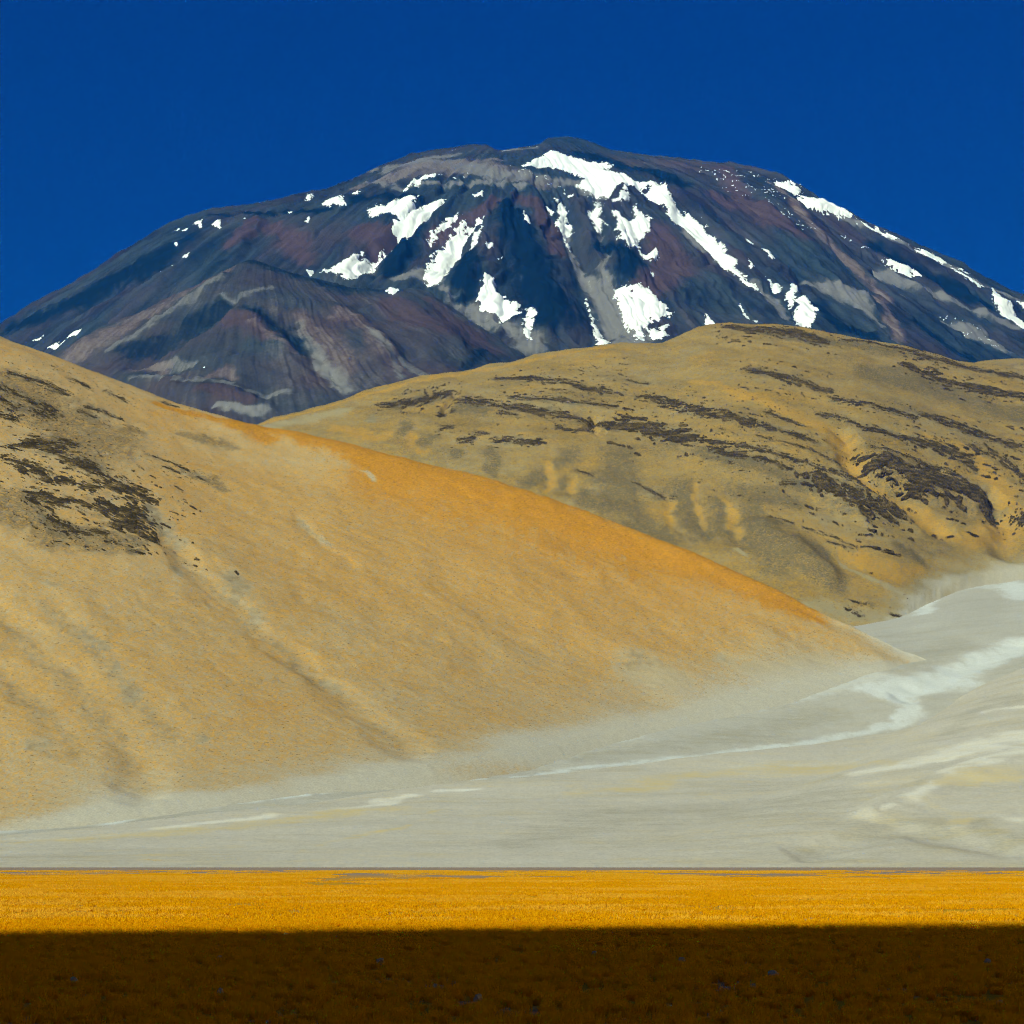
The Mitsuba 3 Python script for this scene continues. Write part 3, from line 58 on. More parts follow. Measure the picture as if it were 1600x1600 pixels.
SNOW = {  # outlines of the snow patches
    'volcano': [[[64,12599,4568],[147,12967,4751],[272,13431,4995],[345,13253,4900],[431,13125,4823],[513,12951,4721],[614,12927,4709],[683,12849,4664],[610,12693,4574],[710,12553,4499],[795,12337,4379],[863,12209,4306],[836,12124,4253],[696,12068,4211],[626,12023,4167],[526,12082,4188],[420,12357,4359],[495,12519,4459],[448,12580,4495],[373,12668,4555],[290,12785,4633],[187,12680,4592]],[[-878,11811,4020],[-822,11853,4061],[-669,11851,4087],[-582,11854,4102],[-606,11679,3970],[-655,11580,3882],[-778,11680,3942],[-850,11663,3914]],[[-568,11680,3975],[-482,11854,4108],[-407,11840,4102],[-437,11704,4003],[-508,11568,3891],[-568,11456,3790],[-631,11399,3730],[-711,11463,3772],[-706,11572,3866],[-656,11609,3905]],[[-1037,11052,3388],[-973,11189,3497],[-913,11250,3555],[-880,11301,3603],[-911,11195,3513],[-825,11235,3559],[-730,11336,3659],[-703,11317,3646],[-798,11214,3546],[-877,11096,3444],[-906,10967,3348],[-951,10912,3304],[-1006,10972,3337]],[[-495,11246,3616],[-423,11387,3746],[-318,11551,3892],[-337,11475,3829],[-422,11328,3695],[-475,11221,3597]],[[-162,11467,3844],[-180,11398,3783],[-276,11177,3583],[-337,11033,3463],[-383,10924,3378],[-372,10820,3302],[-411,10701,3213],[-453,10714,3218],[-498,10866,3323],[-448,11060,3471],[-367,11246,3631],[-286,11425,3792],[-287,11328,3709],[-243,11390,3767]],[[-175,11288,3689],[-152,11293,3698],[-175,11239,3647]],[[-177,11211,3622],[-200,11089,3518],[-224,11000,3448],[-240,11042,3478],[-218,11154,3570]],[[-149,11019,3466],[-113,11059,3501],[-106,11012,3463],[-137,10985,3441]],[[-78,10909,3384],[-55,10959,3423],[-47,10933,3403]],[[61,11469,3861],[86,11377,3775],[91,11303,3708],[72,11313,3720],[60,11391,3792]],[[276,11911,4114],[324,11893,4087],[331,11688,3945],[368,11539,3829],[323,11442,3765],[340,11312,3664],[325,11278,3641],[305,11415,3749],[274,11491,3815],[291,11661,3937]],[[212,11726,4018],[257,11681,3963],[237,11630,3933]],[[474,11804,4003],[542,11974,4121],[554,11805,4011],[540,11656,3908],[562,11543,3830],[526,11485,3785],[515,11373,3703],[500,11508,3800],[472,11615,3874]],[[630,11589,3873],[664,11529,3831],[733,11576,3868],[744,11730,3985],[765,11763,4009],[789,11641,3916],[834,11591,3873],[832,11486,3787],[756,11338,3672],[724,11213,3575],[669,11161,3539],[648,11242,3603],[611,11365,3702],[643,11461,3778]],[[734,11175,3544],[780,11144,3516],[864,11217,3564],[828,11069,3455],[764,11058,3453]],[[641,11797,4021],[695,11926,4119],[721,12081,4222],[720,11920,4117],[723,11821,4050],[667,11776,4012]],[[779,10860,3310],[800,10892,3331],[802,10843,3295]],[[807,11995,4171],[888,12080,4226],[878,12243,4326],[960,12309,4365],[985,12089,4230],[1032,11866,4065],[1066,11867,4058],[1053,11787,3999],[1109,11837,4021],[1153,11725,3916],[1219,11605,3800],[1259,11482,3695],[1297,11353,3591],[1327,11271,3524],[1301,11224,3495],[1356,11093,3391],[1386,11048,3352],[1440,10978,3289],[1411,10959,3284],[1319,11114,3413],[1235,11263,3534],[1159,11405,3657],[1084,11537,3785],[995,11565,3831],[956,11670,3924],[947,11855,4068],[875,11897,4103]],[[-178,10499,3083],[-144,10661,3200],[-114,10677,3211],[-82,10519,3098],[-48,10535,3110],[0,10405,3019],[36,10329,2967],[24,10234,2904],[-57,10203,2884],[-104,10290,2940],[-162,10342,2976]],[[58,10097,2814],[93,10281,2935],[129,10250,2915],[118,10129,2835],[97,10032,2773],[83,9907,2695],[69,10007,2757]],[[414,10562,3124],[434,10509,3085],[462,10223,2886],[492,10100,2804],[501,9976,2726],[478,9809,2625],[439,9815,2630],[460,10001,2743],[430,10303,2942]],[[567,10662,3183],[650,10645,3165],[660,10516,3074],[686,10648,3165],[746,10629,3148],[800,10538,3081],[854,10340,2942],[786,10218,2867],[729,10238,2883],[710,10124,2810],[774,10051,2762],[819,10138,2814],[790,9983,2720],[733,9967,2712],[709,10092,2791],[686,10186,2851],[681,9889,2667],[647,9873,2658],[631,10145,2827],[589,10414,3008]],[[-1188,12148,4161],[-1169,12346,4271],[-1089,12203,4219],[-1034,11943,4078],[-1125,11995,4089]],[[-684,12100,4246],[-622,12242,4338],[-561,12388,4425],[-455,12404,4439],[-501,12321,4392],[-567,12228,4336],[-608,12087,4250],[-624,12154,4287]],[[-243,11805,4088],[-174,11837,4120],[-171,11764,4070],[-225,11769,4064]],[[-1015,12215,4243],[-950,12208,4255],[-989,12156,4217]],[[274,12149,4263],[345,12231,4295],[330,12168,4260]],[[313,12039,4185],[383,12078,4191],[368,12022,4159],[319,11996,4156]],[[1791,12930,4587],[1884,13111,4634],[1957,12995,4529],[1882,12808,4471],[1799,12830,4521]],[[1894,12793,4454],[1994,12869,4439],[2131,12997,4433],[2213,12964,4363],[2300,12957,4314],[2237,12846,4265],[2127,12799,4298],[2001,12734,4344]],[[2303,12971,4322],[2398,13009,4305],[2520,13034,4268],[2616,13000,4199],[2539,12902,4159],[2438,12913,4214],[2336,12916,4266]],[[2725,12957,4112],[2845,13098,4157],[2940,13059,4086],[2938,12994,4036],[2824,12941,4049]],[[2426,12515,3944],[2514,12560,3930],[2610,12616,3919],[2660,12519,3828],[2610,12478,3826],[2525,12477,3868]],[[2304,12226,3804],[2355,12214,3768],[2328,12145,3732]],[[2944,12898,3955],[3004,12898,3926],[3147,12891,3841],[3100,12814,3805],[3001,12822,3865]],[[3185,12863,3796],[3226,12850,3763],[3296,12786,3679],[3347,12763,3637],[3406,12711,3571],[3445,12651,3511],[3363,12551,3481],[3304,12597,3544],[3236,12615,3591],[3188,12699,3674]],[[3420,12987,3778],[3563,13083,3786],[3466,12934,3714]],[[3003,13040,4043],[3124,13080,4008],[3025,12987,3990]],[[1394,11330,3553],[1430,11273,3500],[1394,11210,3464]],[[1501,11537,3682],[1546,11541,3670],[1560,11433,3578],[1537,11412,3571],[1518,11480,3631]],[[1410,11647,3796],[1463,11582,3730],[1428,11548,3713]],[[1468,11208,3440],[1500,11217,3436],[1476,11154,3400]],[[1489,11142,3386],[1548,11133,3359],[1550,11041,3293],[1515,11030,3299]],[[1570,10955,3226],[1636,11171,3350],[1647,11100,3295],[1590,10860,3154],[1571,10860,3161]],[[1622,10948,3201],[1669,11011,3225],[1693,10921,3154],[1726,10928,3146],[1663,10655,2993],[1597,10492,2914],[1558,10483,2921],[1606,10770,3088]],[[1043,10380,2956],[1069,10284,2892],[1074,10179,2826],[1035,10198,2841]],[[1261,10594,3071],[1289,10421,2954],[1271,10409,2950]],[[1297,10374,2923],[1331,10387,2924],[1312,10308,2879]],[[1568,10605,2995],[1596,10494,2915],[1566,10454,2900]],[[-2112,12728,4219],[-2035,12681,4228],[-2037,12550,4153]],[[-1921,12343,4086],[-1881,12412,4135],[-1870,12244,4047]],[[-2058,11999,3761],[-2003,11990,3792],[-2010,11946,3750]],[[-2165,12018,3718],[-2115,12012,3737],[-2128,11992,3715]],[[-2203,11992,3679],[-2174,11983,3686],[-2184,11963,3665]],[[-2189,12428,4005],[-2172,12425,4010],[-2166,12361,3972]],[[-2263,12749,4166],[-2216,12807,4216],[-2221,12719,4163]],[[-2173,12685,4163],[-2130,12683,4184],[-2141,12626,4144]],[[-1507,12343,4172],[-1462,12339,4181],[-1466,12251,4134]],[[-1428,12239,4138],[-1371,12234,4152],[-1392,12175,4114]],[[-1378,12871,4436],[-1387,13357,4613],[-1314,12493,4299]],[[-1194,11120,3411],[-1158,11139,3430],[-1165,11078,3387]],[[-1127,11076,3391],[-1044,11085,3411],[-1061,11032,3371]],[[-1723,12281,4098],[-1700,12324,4124],[-1703,12246,4084]],[[-1281,11872,3961],[-1260,11930,4007],[-1254,11836,3944]],[[-2761,11929,3240],[-2655,11895,3287],[-2680,11866,3244]],[[-2887,11976,3190],[-2803,11969,3245],[-2768,11907,3217],[-2831,11921,3183]],[[-3069,12298,3334],[-2993,12266,3362],[-3018,12250,3330]]],
    'dark_cone': [[[-628,9428,2824],[-605,9559,2879],[-561,9436,2828],[-582,9361,2788]],[[-1386,8515,2225],[-1372,8512,2228],[-1373,8489,2211]]],
}
SPECKLE = [[[1307,12986,4675,44],[1438,12845,4595,73],[1603,12882,4594,73],[1755,12939,4600,44]],[[1428,12635,4478,71],[1551,12458,4359,84],[1679,12481,4339,71]],[[1615,12209,4176,55],[1739,12109,4058,62],[1879,12124,3996,41]],[[2142,12885,4349,36],[2368,12932,4261,51],[2596,12970,4186,51],[2813,12952,4064,44],[3026,12928,3939,37],[3329,12969,3806,29]],[[2215,12642,4137,43],[2302,12564,4041,43]],[[2615,12046,3506,41],[2822,12061,3402,48],[3006,11984,3245,47]],[[-375,12309,4389,28],[-43,12601,4573,28],[183,12363,4424,42],[236,12224,4319,41]],[[-58,13651,5055,23],[48,14097,5242,24],[172,13835,5168,19]],[[437,12091,4191,34],[543,12024,4153,27]],[[-643,13263,4866,18],[-533,13396,4944,15],[-411,13565,5038,12]]]


# ---------------------------------------------------------------- shaping the sheets of terrain
FLAT = np.array([1.0, 0.35, 1.0, 1.0])

def curve(pts, n):
    """n points evenly along a smooth line through the control points"""
    p = np.asarray(pts, float)
    s = np.r_[0, np.cumsum(np.linalg.norm(np.diff(p[:, [0, 2]], axis=0), axis=1))]
    return PchipInterpolator(s / s[-1], p, axis=0)(np.linspace(0, 1, n))

def loft(rows, nu, counts):
    """a smooth sheet through the rows of control points (metres); counts: how many grid rows between each two"""
    base = np.stack([curve(r, nu) for r in rows])
    v = np.concatenate([np.linspace(i, i + 1, c, endpoint=False) for i, c in enumerate(counts)] + [[len(rows) - 1]])
    return PchipInterpolator(np.arange(len(rows)), base, axis=0)(v)

def normals(P):
    n = np.cross(np.gradient(P, axis=1), np.gradient(P, axis=0))
    n /= np.maximum(np.linalg.norm(n, axis=-1, keepdims=True), 1e-9)
    return np.where(n[..., 1:2] * 0.6 - n[..., 2:] * 0.8 > 0, -n, n)

def stroke_field(P, stroke, soft=0.5):
    """1 inside a line of beads (x, y, z, radius), falling to 0 at its edge: distances in metres, in space"""
    s, P = np.asarray(stroke, float) * FLAT, P * FLAT[:3]      # distances are taken across the slope more than along the view
    out = np.zeros(P.shape[:-1])
    lo, hi = (s[:, :3] - 2.2 * s[:, 3:]).min(0), (s[:, :3] + 2.2 * s[:, 3:]).max(0)
    m = ((P > lo) & (P < hi)).all(-1)
    q = P[m]
    if not len(q):
        return out
    best = np.full(len(q), -9.0)
    for a, b in zip(s[:-1], s[1:]) if len(s) > 1 else [(s[0], s[0])]:
        d = b[:3] - a[:3]
        t = np.clip(((q - a[:3]) @ d) / max(d @ d, 1e-9), 0, 1)
        r = a[3] + (b[3] - a[3]) * t
        best = np.maximum(best, 1 - np.linalg.norm(q - a[:3] - t[:, None] * d, axis=1) / r)
    out[m] = best + 1  # 2 on the line, 1 on the edge, 0 at twice the radius
    return np.maximum(out, 0)

def sstep(a, b, x):
    t = np.clip((x - a) / (b - a), 0, 1)
    return t * t * (3 - 2 * t)


def n3(P, s, seed=0, octaves=4):
    return meshkit.fbm(P / np.asarray(s, float), octaves, seed)

def faces(nv, nu):
    i = (np.arange(nv - 1)[:, None] * nu + np.arange(nu - 1)).ravel()
    return np.vstack([np.c_[i, i + 1, i + nu + 1], np.c_[i, i + nu + 1, i + nu]])

def sheet(key, P, bsdf, soil=None):
    nv, nu = P.shape[:2]
    f = faces(nv, nu)
    v = P.reshape(-1, 3)
    uv = None if soil is None else np.c_[soil[0].ravel(), soil[1].ravel()]
    scene[key] = mikit.ply((v, f), bsdf, smooth=True, uv=uv)
    if key in ('volcano', 'dark_cone', 'golden_hill', 'ochre_hill', 'far_hill', 'alluvial_fan', 'dry_wash'):
        scene[key]['flip_normals'] = False

GROUND = {  # tone and hue for volcanic ground
    'dark': (0.0, 0.15), 'pale': (0.80, 0.36), 'white': (1.08, 0.3), 'red': (0.34, 0.95), 'pink': (0.68, 0.92), 'tan': (0.66, 0.66)}
COVER = {  # grass cover, and how dark (+) or white (-) the bare soil is
    'orange': (1.15, 0.0), 'grass': (0.72, 0.05), 'gravel': (0.30, 0.85), 'grey': (0.12, 0.42), 'pale': (0.10, -0.15), 'bed': (0.42, 0.45), 'white': (0.0, -1.0),
    'yellow': (0.40, -0.1), 'cream': (0.18, -0.65), 'green': (0.25, 0.42), 'bluegrey': (0.0, 0.25)}

FAN = {**COVER, 'grey': (0.03, 0.42), 'green': (0.26, 0.55), 'yellow': (0.72, 0.0), 'cream': (0.26, -0.9)}
OCHRE = {**COVER, 'orange': (0.88, 0.05), 'gravel': (0.22, 1.0)}

def lay_soil(P, a, b, key, table, wobble, strength):
    """which ground lies where: strokes with edges frayed by noise"""
    warp = np.stack([n3(P, wobble, 40 + k, 3) - 0.5 for k in range(3)], -1) * wobble * 0.9
    fine = (n3(P, wobble / 4, 50, 3) - 0.5) + (n3(P, [wobble / 5, wobble, wobble], 51, 3) - 0.5) * 1.2
    Q = P + warp
    for what, s in SOIL[key]:
        f = stroke_field(Q, s)
        w = sstep(0.1, 1.6, f * (1 + fine * 0.9)) * strength
        ta, tb = table[what]
        a += (ta - a) * w
        b += (tb - b) * w
    return a, b

def carve(P, N, key, wobble):
    D = np.zeros(P.shape[:2])
    Q = P + np.stack([n3(P, wobble, 30 + k, 3) - 0.5 for k in range(3)], -1) * wobble * 0.7
    for h, s in RELIEF[key]:
        D += h * sstep(0, 1.9, stroke_field(Q, s))
    return P + N * D[..., None]

# ---------------------------------------------------------------- materials
def rgb(*c):
    return {'type': 'rgb', 'value': list(c)}

def volcanic(p, n, uv):
    t, h = uv.x, uv.y
    streak = noise(p.x / 34, p.y / 60, p.z / 60)
    grain = noise(p.x / 9, p.y / 14, p.z / 11) - 0.5
    t = t + (grain * 0.10 + (streak - 0.5) * 0.06) * smoothstep(-0.05, 0.25, t)
    dark = mix((0.003, 0.012, 0.027), (0.020, 0.014, 0.020), smoothstep(0.2, 0.9, h))
    mid = mix((0.029, 0.045, 0.056), (0.064, 0.044, 0.050), smoothstep(0.2, 0.9, h))
    pale = mix((0.150, 0.152, 0.155), (0.172, 0.138, 0.125), smoothstep(0.25, 0.95, h))
    white = mi.Color3f(0.45, 0.47, 0.43)
    c = mix(dark, mid, smoothstep(0.0, 0.42, t))
    c = mix(c, pale, smoothstep(0.36, 0.80, t))
    return mix(c, white, smoothstep(0.82, 1.05, t))

def hillside(soil, gravel, straw_, ripe, size):
    def ground(p, n, uv):
        g, y = uv.x, uv.y
        a = noise(p.x / (2.6 * size), p.y / (4.5 * size), p.z / (2.4 * size))
        a2 = noise(p.x / (1.5 * size) + 9, p.y / (2.5 * size), p.z / (1.3 * size))
        b = noise(p.x / 9.0 + 7, p.y / 14, p.z / 9.0)
        bare = mix(soil, (0.425, 0.40, 0.335), smoothstep(0.1, 0.9, -y))
        bare = mix(bare, gravel, smoothstep(0.0, 1.0, y + (b - 0.5) * 0.35)) * (0.88 + 0.24 * a2)
        cover = smoothstep(0.0, 1.0, g + (a - 0.5) * 0.75 * smoothstep(0.02, 0.3, g) + (b - 0.5) * 0.16)
        straw = mix(straw_, ripe, smoothstep(0.55, 1.05, g)) * (0.66 + 0.34 * a + 0.34 * a2)
        c = mix(bare, straw, cover * 0.93)
        spot = smoothstep(0.78, 0.92, noise(p.x / (2.8 * size) + 31, p.y / (4.0 * size), p.z / (2.4 * size)) + 0.13 * smoothstep(0.2, 0.9, y))      # dark cushions and single stones
        glint = smoothstep(0.86, 0.95, noise(p.x / (3.1 * size) + 77, p.y / (4.0 * size), p.z / (2.4 * size))) * smoothstep(0.3, 0.9, y)
        c = mix(c, (0.085, 0.060, 0.025), spot * 0.5 * smoothstep(0.06, 0.3, g))
        return mix(c, (0.36, 0.31, 0.20), glint * 0.5)
    return ground

golden = hillside((0.38, 0.315, 0.205), (0.135, 0.105, 0.058), (0.42, 0.235, 0.052), (0.43, 0.185, 0.006), 1.0)
ochre = hillside((0.27, 0.225, 0.130), (0.115, 0.095, 0.055), (0.30, 0.180, 0.034), (0.40, 0.205, 0.020), 1.25)

def fan_ground(soil, salt):
    def ground(p, n, uv):
        g, y = uv.x, uv.y
        a = noise(p.x / 5.0, p.y / 4.0, p.z / 0.8)
        b = fbm(p.x / 34.0, p.y / 12.0, 0.0, 3)
        bare = mix(soil, salt, dr.clip(-y, 0.0, 1.0))
        bare = mix(bare, (0.27, 0.245, 0.175), smoothstep(0.0, 1.0, y + (b - 0.5) * 0.35))
        cover = smoothstep(0.08, 1.0, g + (a - 0.5) * 0.5 * smoothstep(0.05, 0.3, g) + (b - 0.5) * 0.5)
        speck = noise(p.x / 1.6, p.y / 3.0, p.z / 0.9)
        return mix(bare * (0.84 + 0.14 * a + 0.18 * speck), mix((0.54, 0.43, 0.20), (0.56, 0.32, 0.04), smoothstep(0.6, 0.95, g)), cover * 0.9)
    return ground

near_fan = fan_ground((0.475, 0.445, 0.385), (0.70, 0.69, 0.64))
salt_wash = fan_ground((0.405, 0.39, 0.345), (0.55, 0.575, 0.57))

def plain_ground(p, n, uv):
    a = fbm(p.x / 3.0, p.y / 6.0, 0.0, 3)
    b = noise(p.x / 45.0, p.y / 120.0, 0.0)
    gravel = mix((0.36, 0.265, 0.205), (0.48, 0.36, 0.28), a)
    straw = smoothstep(700.0, 420.0, p.y + (b - 0.5) * 160)
    return mix(gravel * 0.75, (0.55, 0.28, 0.015), straw * smoothstep(0.2, 0.6, a + 0.12))      # fallen straw between the tussocks

def rock(p, n, uv):
    a = noise(p.x / 3.0, p.y / 3.0, p.z / 1.2)
    b = noise(p.x / 14.0, p.y / 14.0, p.z / 6.0)
    return mix((0.032, 0.023, 0.009), (0.165, 0.112, 0.044), smoothstep(0.42, 1.0, a * 0.6 + b * 0.5))

def stone(p, n, uv):
    return mix((0.36, 0.30, 0.13), (0.60, 0.52, 0.24), fbm(p.x * 9, p.y * 9, p.z * 9, 3))

for key, fn in dict(volcanic_ground=volcanic, hill_ground=golden, ochre_ground=ochre, fan_soil=near_fan, wash_soil=salt_wash, plain_soil=plain_ground, bare_rock=rock, pale_rock=stone).items():
    scene[key] = {'type': 'twosided', 'bsdf': {'type': 'diffuse', 'reflectance': mikit.proc(fn)}}
scene['old_snow'] = {'type': 'twosided', 'bsdf': {'type': 'diffuse', 'reflectance': rgb(0.75, 0.79, 0.81)}}
scene['straw'] = {'type': 'principledthin', 'base_color': rgb(0.82, 0.42, 0.003), 'roughness': 0.8, 'diff_trans': 1.0}
scene['pale_straw'] = {'type': 'principledthin', 'base_color': rgb(0.84, 0.47, 0.03), 'roughness': 0.8, 'diff_trans': 0.9}

# ---------------------------------------------------------------- the volcano
def make(key, nu, counts):
    P = loft(NETS[key], nu, counts)
    return P, normals(P)

P, N = make('volcano', 1150, [3, 10, 70, 110, 110, 24])
P0 = P
P = carve(P, N, 'volcano', 260.0)
apex = np.array([90.0, 13300.0, 5600.0])
ang = np.arctan2(P[..., 0] - apex[0], apex[2] - P[..., 2] + 300)
rad = np.hypot(P[..., 0] - apex[0], apex[2] - P[..., 2])
fall = np.stack([ang * 24, rad / 1500, ang * 0], -1)
wob = (n3(P, 500.0, 5, 3) - 0.5) * 3.5
ribs = np.abs(meshkit.fbm(fall + np.stack([wob, wob * 0, wob * 0], -1), 4, 3) - 0.5) * 2
rills = np.abs(meshkit.fbm(fall * [4, 2.2, 1] + np.stack([wob * 3, wob, wob * 0], -1), 4, 9) - 0.5) * 2
down = sstep(250, 1700, rad - 700 * 0)
P = P + N * ((0.45 - ribs) * 75 * down + (0.4 - rills) * 14 * down + (n3(P, [90, 90, 90], 2) - 0.5) * 26 + (n3(P, [28, 28, 28], 6, 3) - 0.5) * 9)[..., None]
tone = 0.26 + (n3(P, [420, 600, 420], 11) - 0.5) * 0.4 + (meshkit.fbm(fall * [2.5, 1.6, 1], 4, 21) - 0.5) * 0.3 + (0.35 - rills) * 0.10
hue = 0.40 + (n3(P, [600, 900, 600], 13) - 0.5) * 0.9 + (meshkit.fbm(fall * [1.5, 1.2, 1], 3, 23) - 0.5) * 0.4
tone, hue = lay_soil(P0, tone, hue, 'volcano', GROUND, 130.0, 0.92)
tone += (meshkit.fbm(fall * [9, 2.5, 1] + np.stack([wob * 2, wob, wob * 0], -1), 3, 31) - 0.5) * 0.36 * sstep(-0.05, 0.3, tone)
sheet('volcano', P, 'volcanic_ground', (tone, hue))
labels['volcano'] = {'label': 'dark snow-streaked stratovolcano with a flat broken summit behind the ochre hills', 'category': 'volcano', 'kind': 'structure'}
VOLCANO = P[12:], P0[12:]

# ---------------------------------------------------------------- the dark cone in front of it
P, N = make('dark_cone', 760, [3, 8, 110, 110, 20])
P0 = P
P = carve(P, N, 'dark_cone', 200.0)
top = np.array([-1340.0, 9800.0, 3250.0])
ang = np.arctan2(P[..., 0] - top[0], top[2] - P[..., 2] + 150)
rad = np.hypot(P[..., 0] - top[0], top[2] - P[..., 2])
fall = np.stack([ang * 16, rad / 900, ang * 0], -1)
wob = (n3(P, 350.0, 7, 3) - 0.5) * 3
rills = np.abs(meshkit.fbm(fall * [2.5, 1.5, 1] + np.stack([wob, wob, wob * 0], -1), 4, 4) - 0.5) * 2
down = sstep(60, 700, rad)
P = P + N * ((0.4 - rills) * 12 * down + (n3(P, 260.0, 8) - 0.5) * 70 * down + (n3(P, 60.0, 2) - 0.5) * 20 + (n3(P, 18.0, 3, 3) - 0.5) * 6)[..., None]
tone = 0.36 + (n3(P, 300.0, 14) - 0.5) * 0.4 + (meshkit.fbm(fall * [2.2, 1.4, 1] + np.stack([wob, wob, wob * 0], -1), 4, 22) - 0.5) * 0.26
hue = 0.5 + (n3(P, 420.0, 15) - 0.5) * 0.8
tone, hue = lay_soil(P0, tone, hue, 'dark_cone', GROUND, 110.0, 0.6)
tone += (meshkit.fbm(fall * [7, 2.5, 1] + np.stack([wob * 2, wob, wob * 0], -1), 3, 32) - 0.5) * 0.22
sheet('dark_cone', P, 'volcanic_ground', (tone, hue))
labels['dark_cone'] = {'label': 'lower dark purple cone with pale scree standing before the left flank of the volcano', 'category': 'hill', 'kind': 'structure'}
CONE = P[10:], P0[10:]

# ---------------------------------------------------------------- snow patches lying on both
def outline_distance(ring, x, z):
    """metres inside (+) or outside (-) the outline"""
    best, inside = np.full(x.shape, 1e9), np.zeros(x.shape, bool)
    for (ax, az), (bx, bz) in zip(ring, np.roll(ring, -1, 0)):
        dx, dz = bx - ax, bz - az
        t = np.clip(((x - ax) * dx + (z - az) * dz) / max(dx * dx + dz * dz, 1e-9), 0, 1)
        best = np.minimum(best, np.hypot(x - ax - t * dx, z - az - t * dz))
        inside ^= ((az > z) != (bz > z)) & (x < ax + dx * (z - az) / (dz if dz else 1e-9))
    return np.where(inside, best, -best)

def refined(P, k):
    nv, nu = P.shape[:2]
    def along(A, axis):
        n = A.shape[axis]
        t = np.linspace(0, n - 1, (n - 1) * k + 1)
        i = np.minimum(t.astype(int), n - 2)
        w = (t - i).reshape([-1 if a == axis else 1 for a in range(3)])
        return np.take(A, i, axis) * (1 - w) + np.take(A, i + 1, axis) * w
    return along(along(P, 0), 1)

def laid_mesh(P, h, sink):
    """the part of a sheet where something of thickness h > 0 lies on it"""
    nv, nu = P.shape[:2]
    f = faces(nv, nu)
    on = (h.ravel() > 0)[f].any(1)
    f = f[on]
    if len(f) < 2:
        return None
    Q = (P + normals(P) * np.maximum(h, -sink)[..., None]).reshape(-1, 3)
    used, inv = np.unique(f, return_inverse=True)
    return Q[used], inv.reshape(-1, 3)

def window(P, lo, hi, both):
    m = ((P[..., 0] > lo[0]) & (P[..., 0] < hi[0]) & (P[..., 2] > lo[1]) & (P[..., 2] < hi[1]))
    if not m.any():
        return None
    r, c = np.where(m.any(1))[0], np.where(m.any(0))[0]
    cut = slice(max(r[0] - 1, 0), r[-1] + 2), slice(max(c[0] - 1, 0), c[-1] + 2)
    return P[cut], both[cut]

def snow_on(key, P, P0):
    n = 0
    for ring in SNOW[key]:
        ring = np.array(ring, float)[:, [0, 2]]
        size = math.sqrt(np.prod(np.ptp(ring, axis=0)))
        S = window(P0, ring.min(0) - 40, ring.max(0) + 40, P)
        if S is None:
            continue
        S0, S = (refined(A, 2 if size > 150 else 3) for A in S)
        d = outline_distance(ring, S0[..., 0], S0[..., 2])
        rough = min(1.0, size / 150)
        d = d + ((n3(S, [34, 50, 70], 61, 4) - 0.5) * 80 + (n3(S, [11, 18, 17], 62, 3) - 0.5) * 60) * rough + 4 * rough - 1
        m = laid_mesh(S, np.where(d > 0, 9 * np.tanh(d / 22) + 0.6, np.maximum(d * 0.4, -4)), 4)
        if m is None:
            continue
        part = f'{key}__snow_patch' + (f'_{n:03d}' if n else '')
        scene[part] = mikit.ply(m, 'old_snow', smooth=True)
        n += 1

snow_on('volcano', *VOLCANO)
snow_on('dark_cone', *CONE)
V, V0 = (refined(A[:200, 450:], 2) for A in VOLCANO)      # thin wind-blown snow on the right shoulder
zone = np.zeros(V0.shape[:2])
for s in SPECKLE:
    zone = np.maximum(zone, np.minimum(stroke_field(V0, s), 1.2))
d = zone * 0.34 + (n3(V, [26, 40, 12], 64, 3) - 0.5) * 1.2 + (n3(V, [8, 12, 6], 65, 2) - 0.5) * 0.9 - 0.72
scene['volcano__snow_speckle'] = mikit.ply(laid_mesh(V, np.where((d > 0) & (zone > 0.1), 2.0, -1.5), 1.5), 'old_snow', smooth=True)
labels['volcano__snow_speckle'] = {'label': 'thin specks of wind-blown snow', 'kind': 'stuff'}

# ---------------------------------------------------------------- the hills
def rubble(P0, key):
    """loose dark stones on the ground round the ledges"""
    out = np.zeros(P0.shape[:2])
    Q = P0 + np.stack([n3(P0, 24.0, 77 + k, 3) - 0.5 for k in range(3)], -1) * 30
    for line in ROCKS[key]:
        out = np.maximum(out, sstep(0.2, 1.2, stroke_field(Q, np.array(line, float) * [1, 1, 1, 1.9])))
    return out * sstep(0.3, 0.6, n3(P0, [9, 12, 6], 78, 3))

def rocks_on(key, P, P0, height):
    n = 0
    for line in ROCKS[key]:
        s = np.array(line, float)
        s[:, 3] *= 1.5
        line = s
        lo, hi = (s[:, [0, 2]] - 2.3 * s[:, 3:]).min(0), (s[:, [0, 2]] + 2.3 * s[:, 3:]).max(0)
        S = window(P0, lo, hi, P)
        if S is None:
            continue
        S0, S = (refined(A, 3) for A in S)
        r = s[:, 3].mean()
        along = (s[-1] - s[0])[:3]
        along /= np.linalg.norm(along)
        a = (S @ along)[..., None]
        A = np.concatenate([a / 2.6, (S - a * along)], -1)            # beds run along the ledge
        k = np.clip(r / 12, 0.55, 2.5)
        coarse = meshkit.fbm(A / (9 * k), 3, 71) - 0.5
        fine = meshkit.fbm(A / (2.8 * k), 3, 72) - 0.5
        cover = stroke_field(S0 + (np.stack([n3(S, 30.0, 73 + i, 2) for i in range(3)], -1) - 0.5) * r * 0.9, line) - 1 + coarse * 4.2 + fine * 3.6 - 0.35
        block = np.abs(meshkit.fbm(A / (4.5 * k), 3, 75) - 0.5) * 2
        h = np.where(cover > 0, (0.2 + 0.8 * block + 0.5 * np.minimum(cover, 0.6)) * height * k, -2.0)
        m = laid_mesh(S, h, 1.5)
        if m is None:
            continue
        part = f'{key}__rock_outcrop' + (f'_{n:03d}' if n else '')
        scene[part] = mikit.ply(m, 'bare_rock')
        n += 1

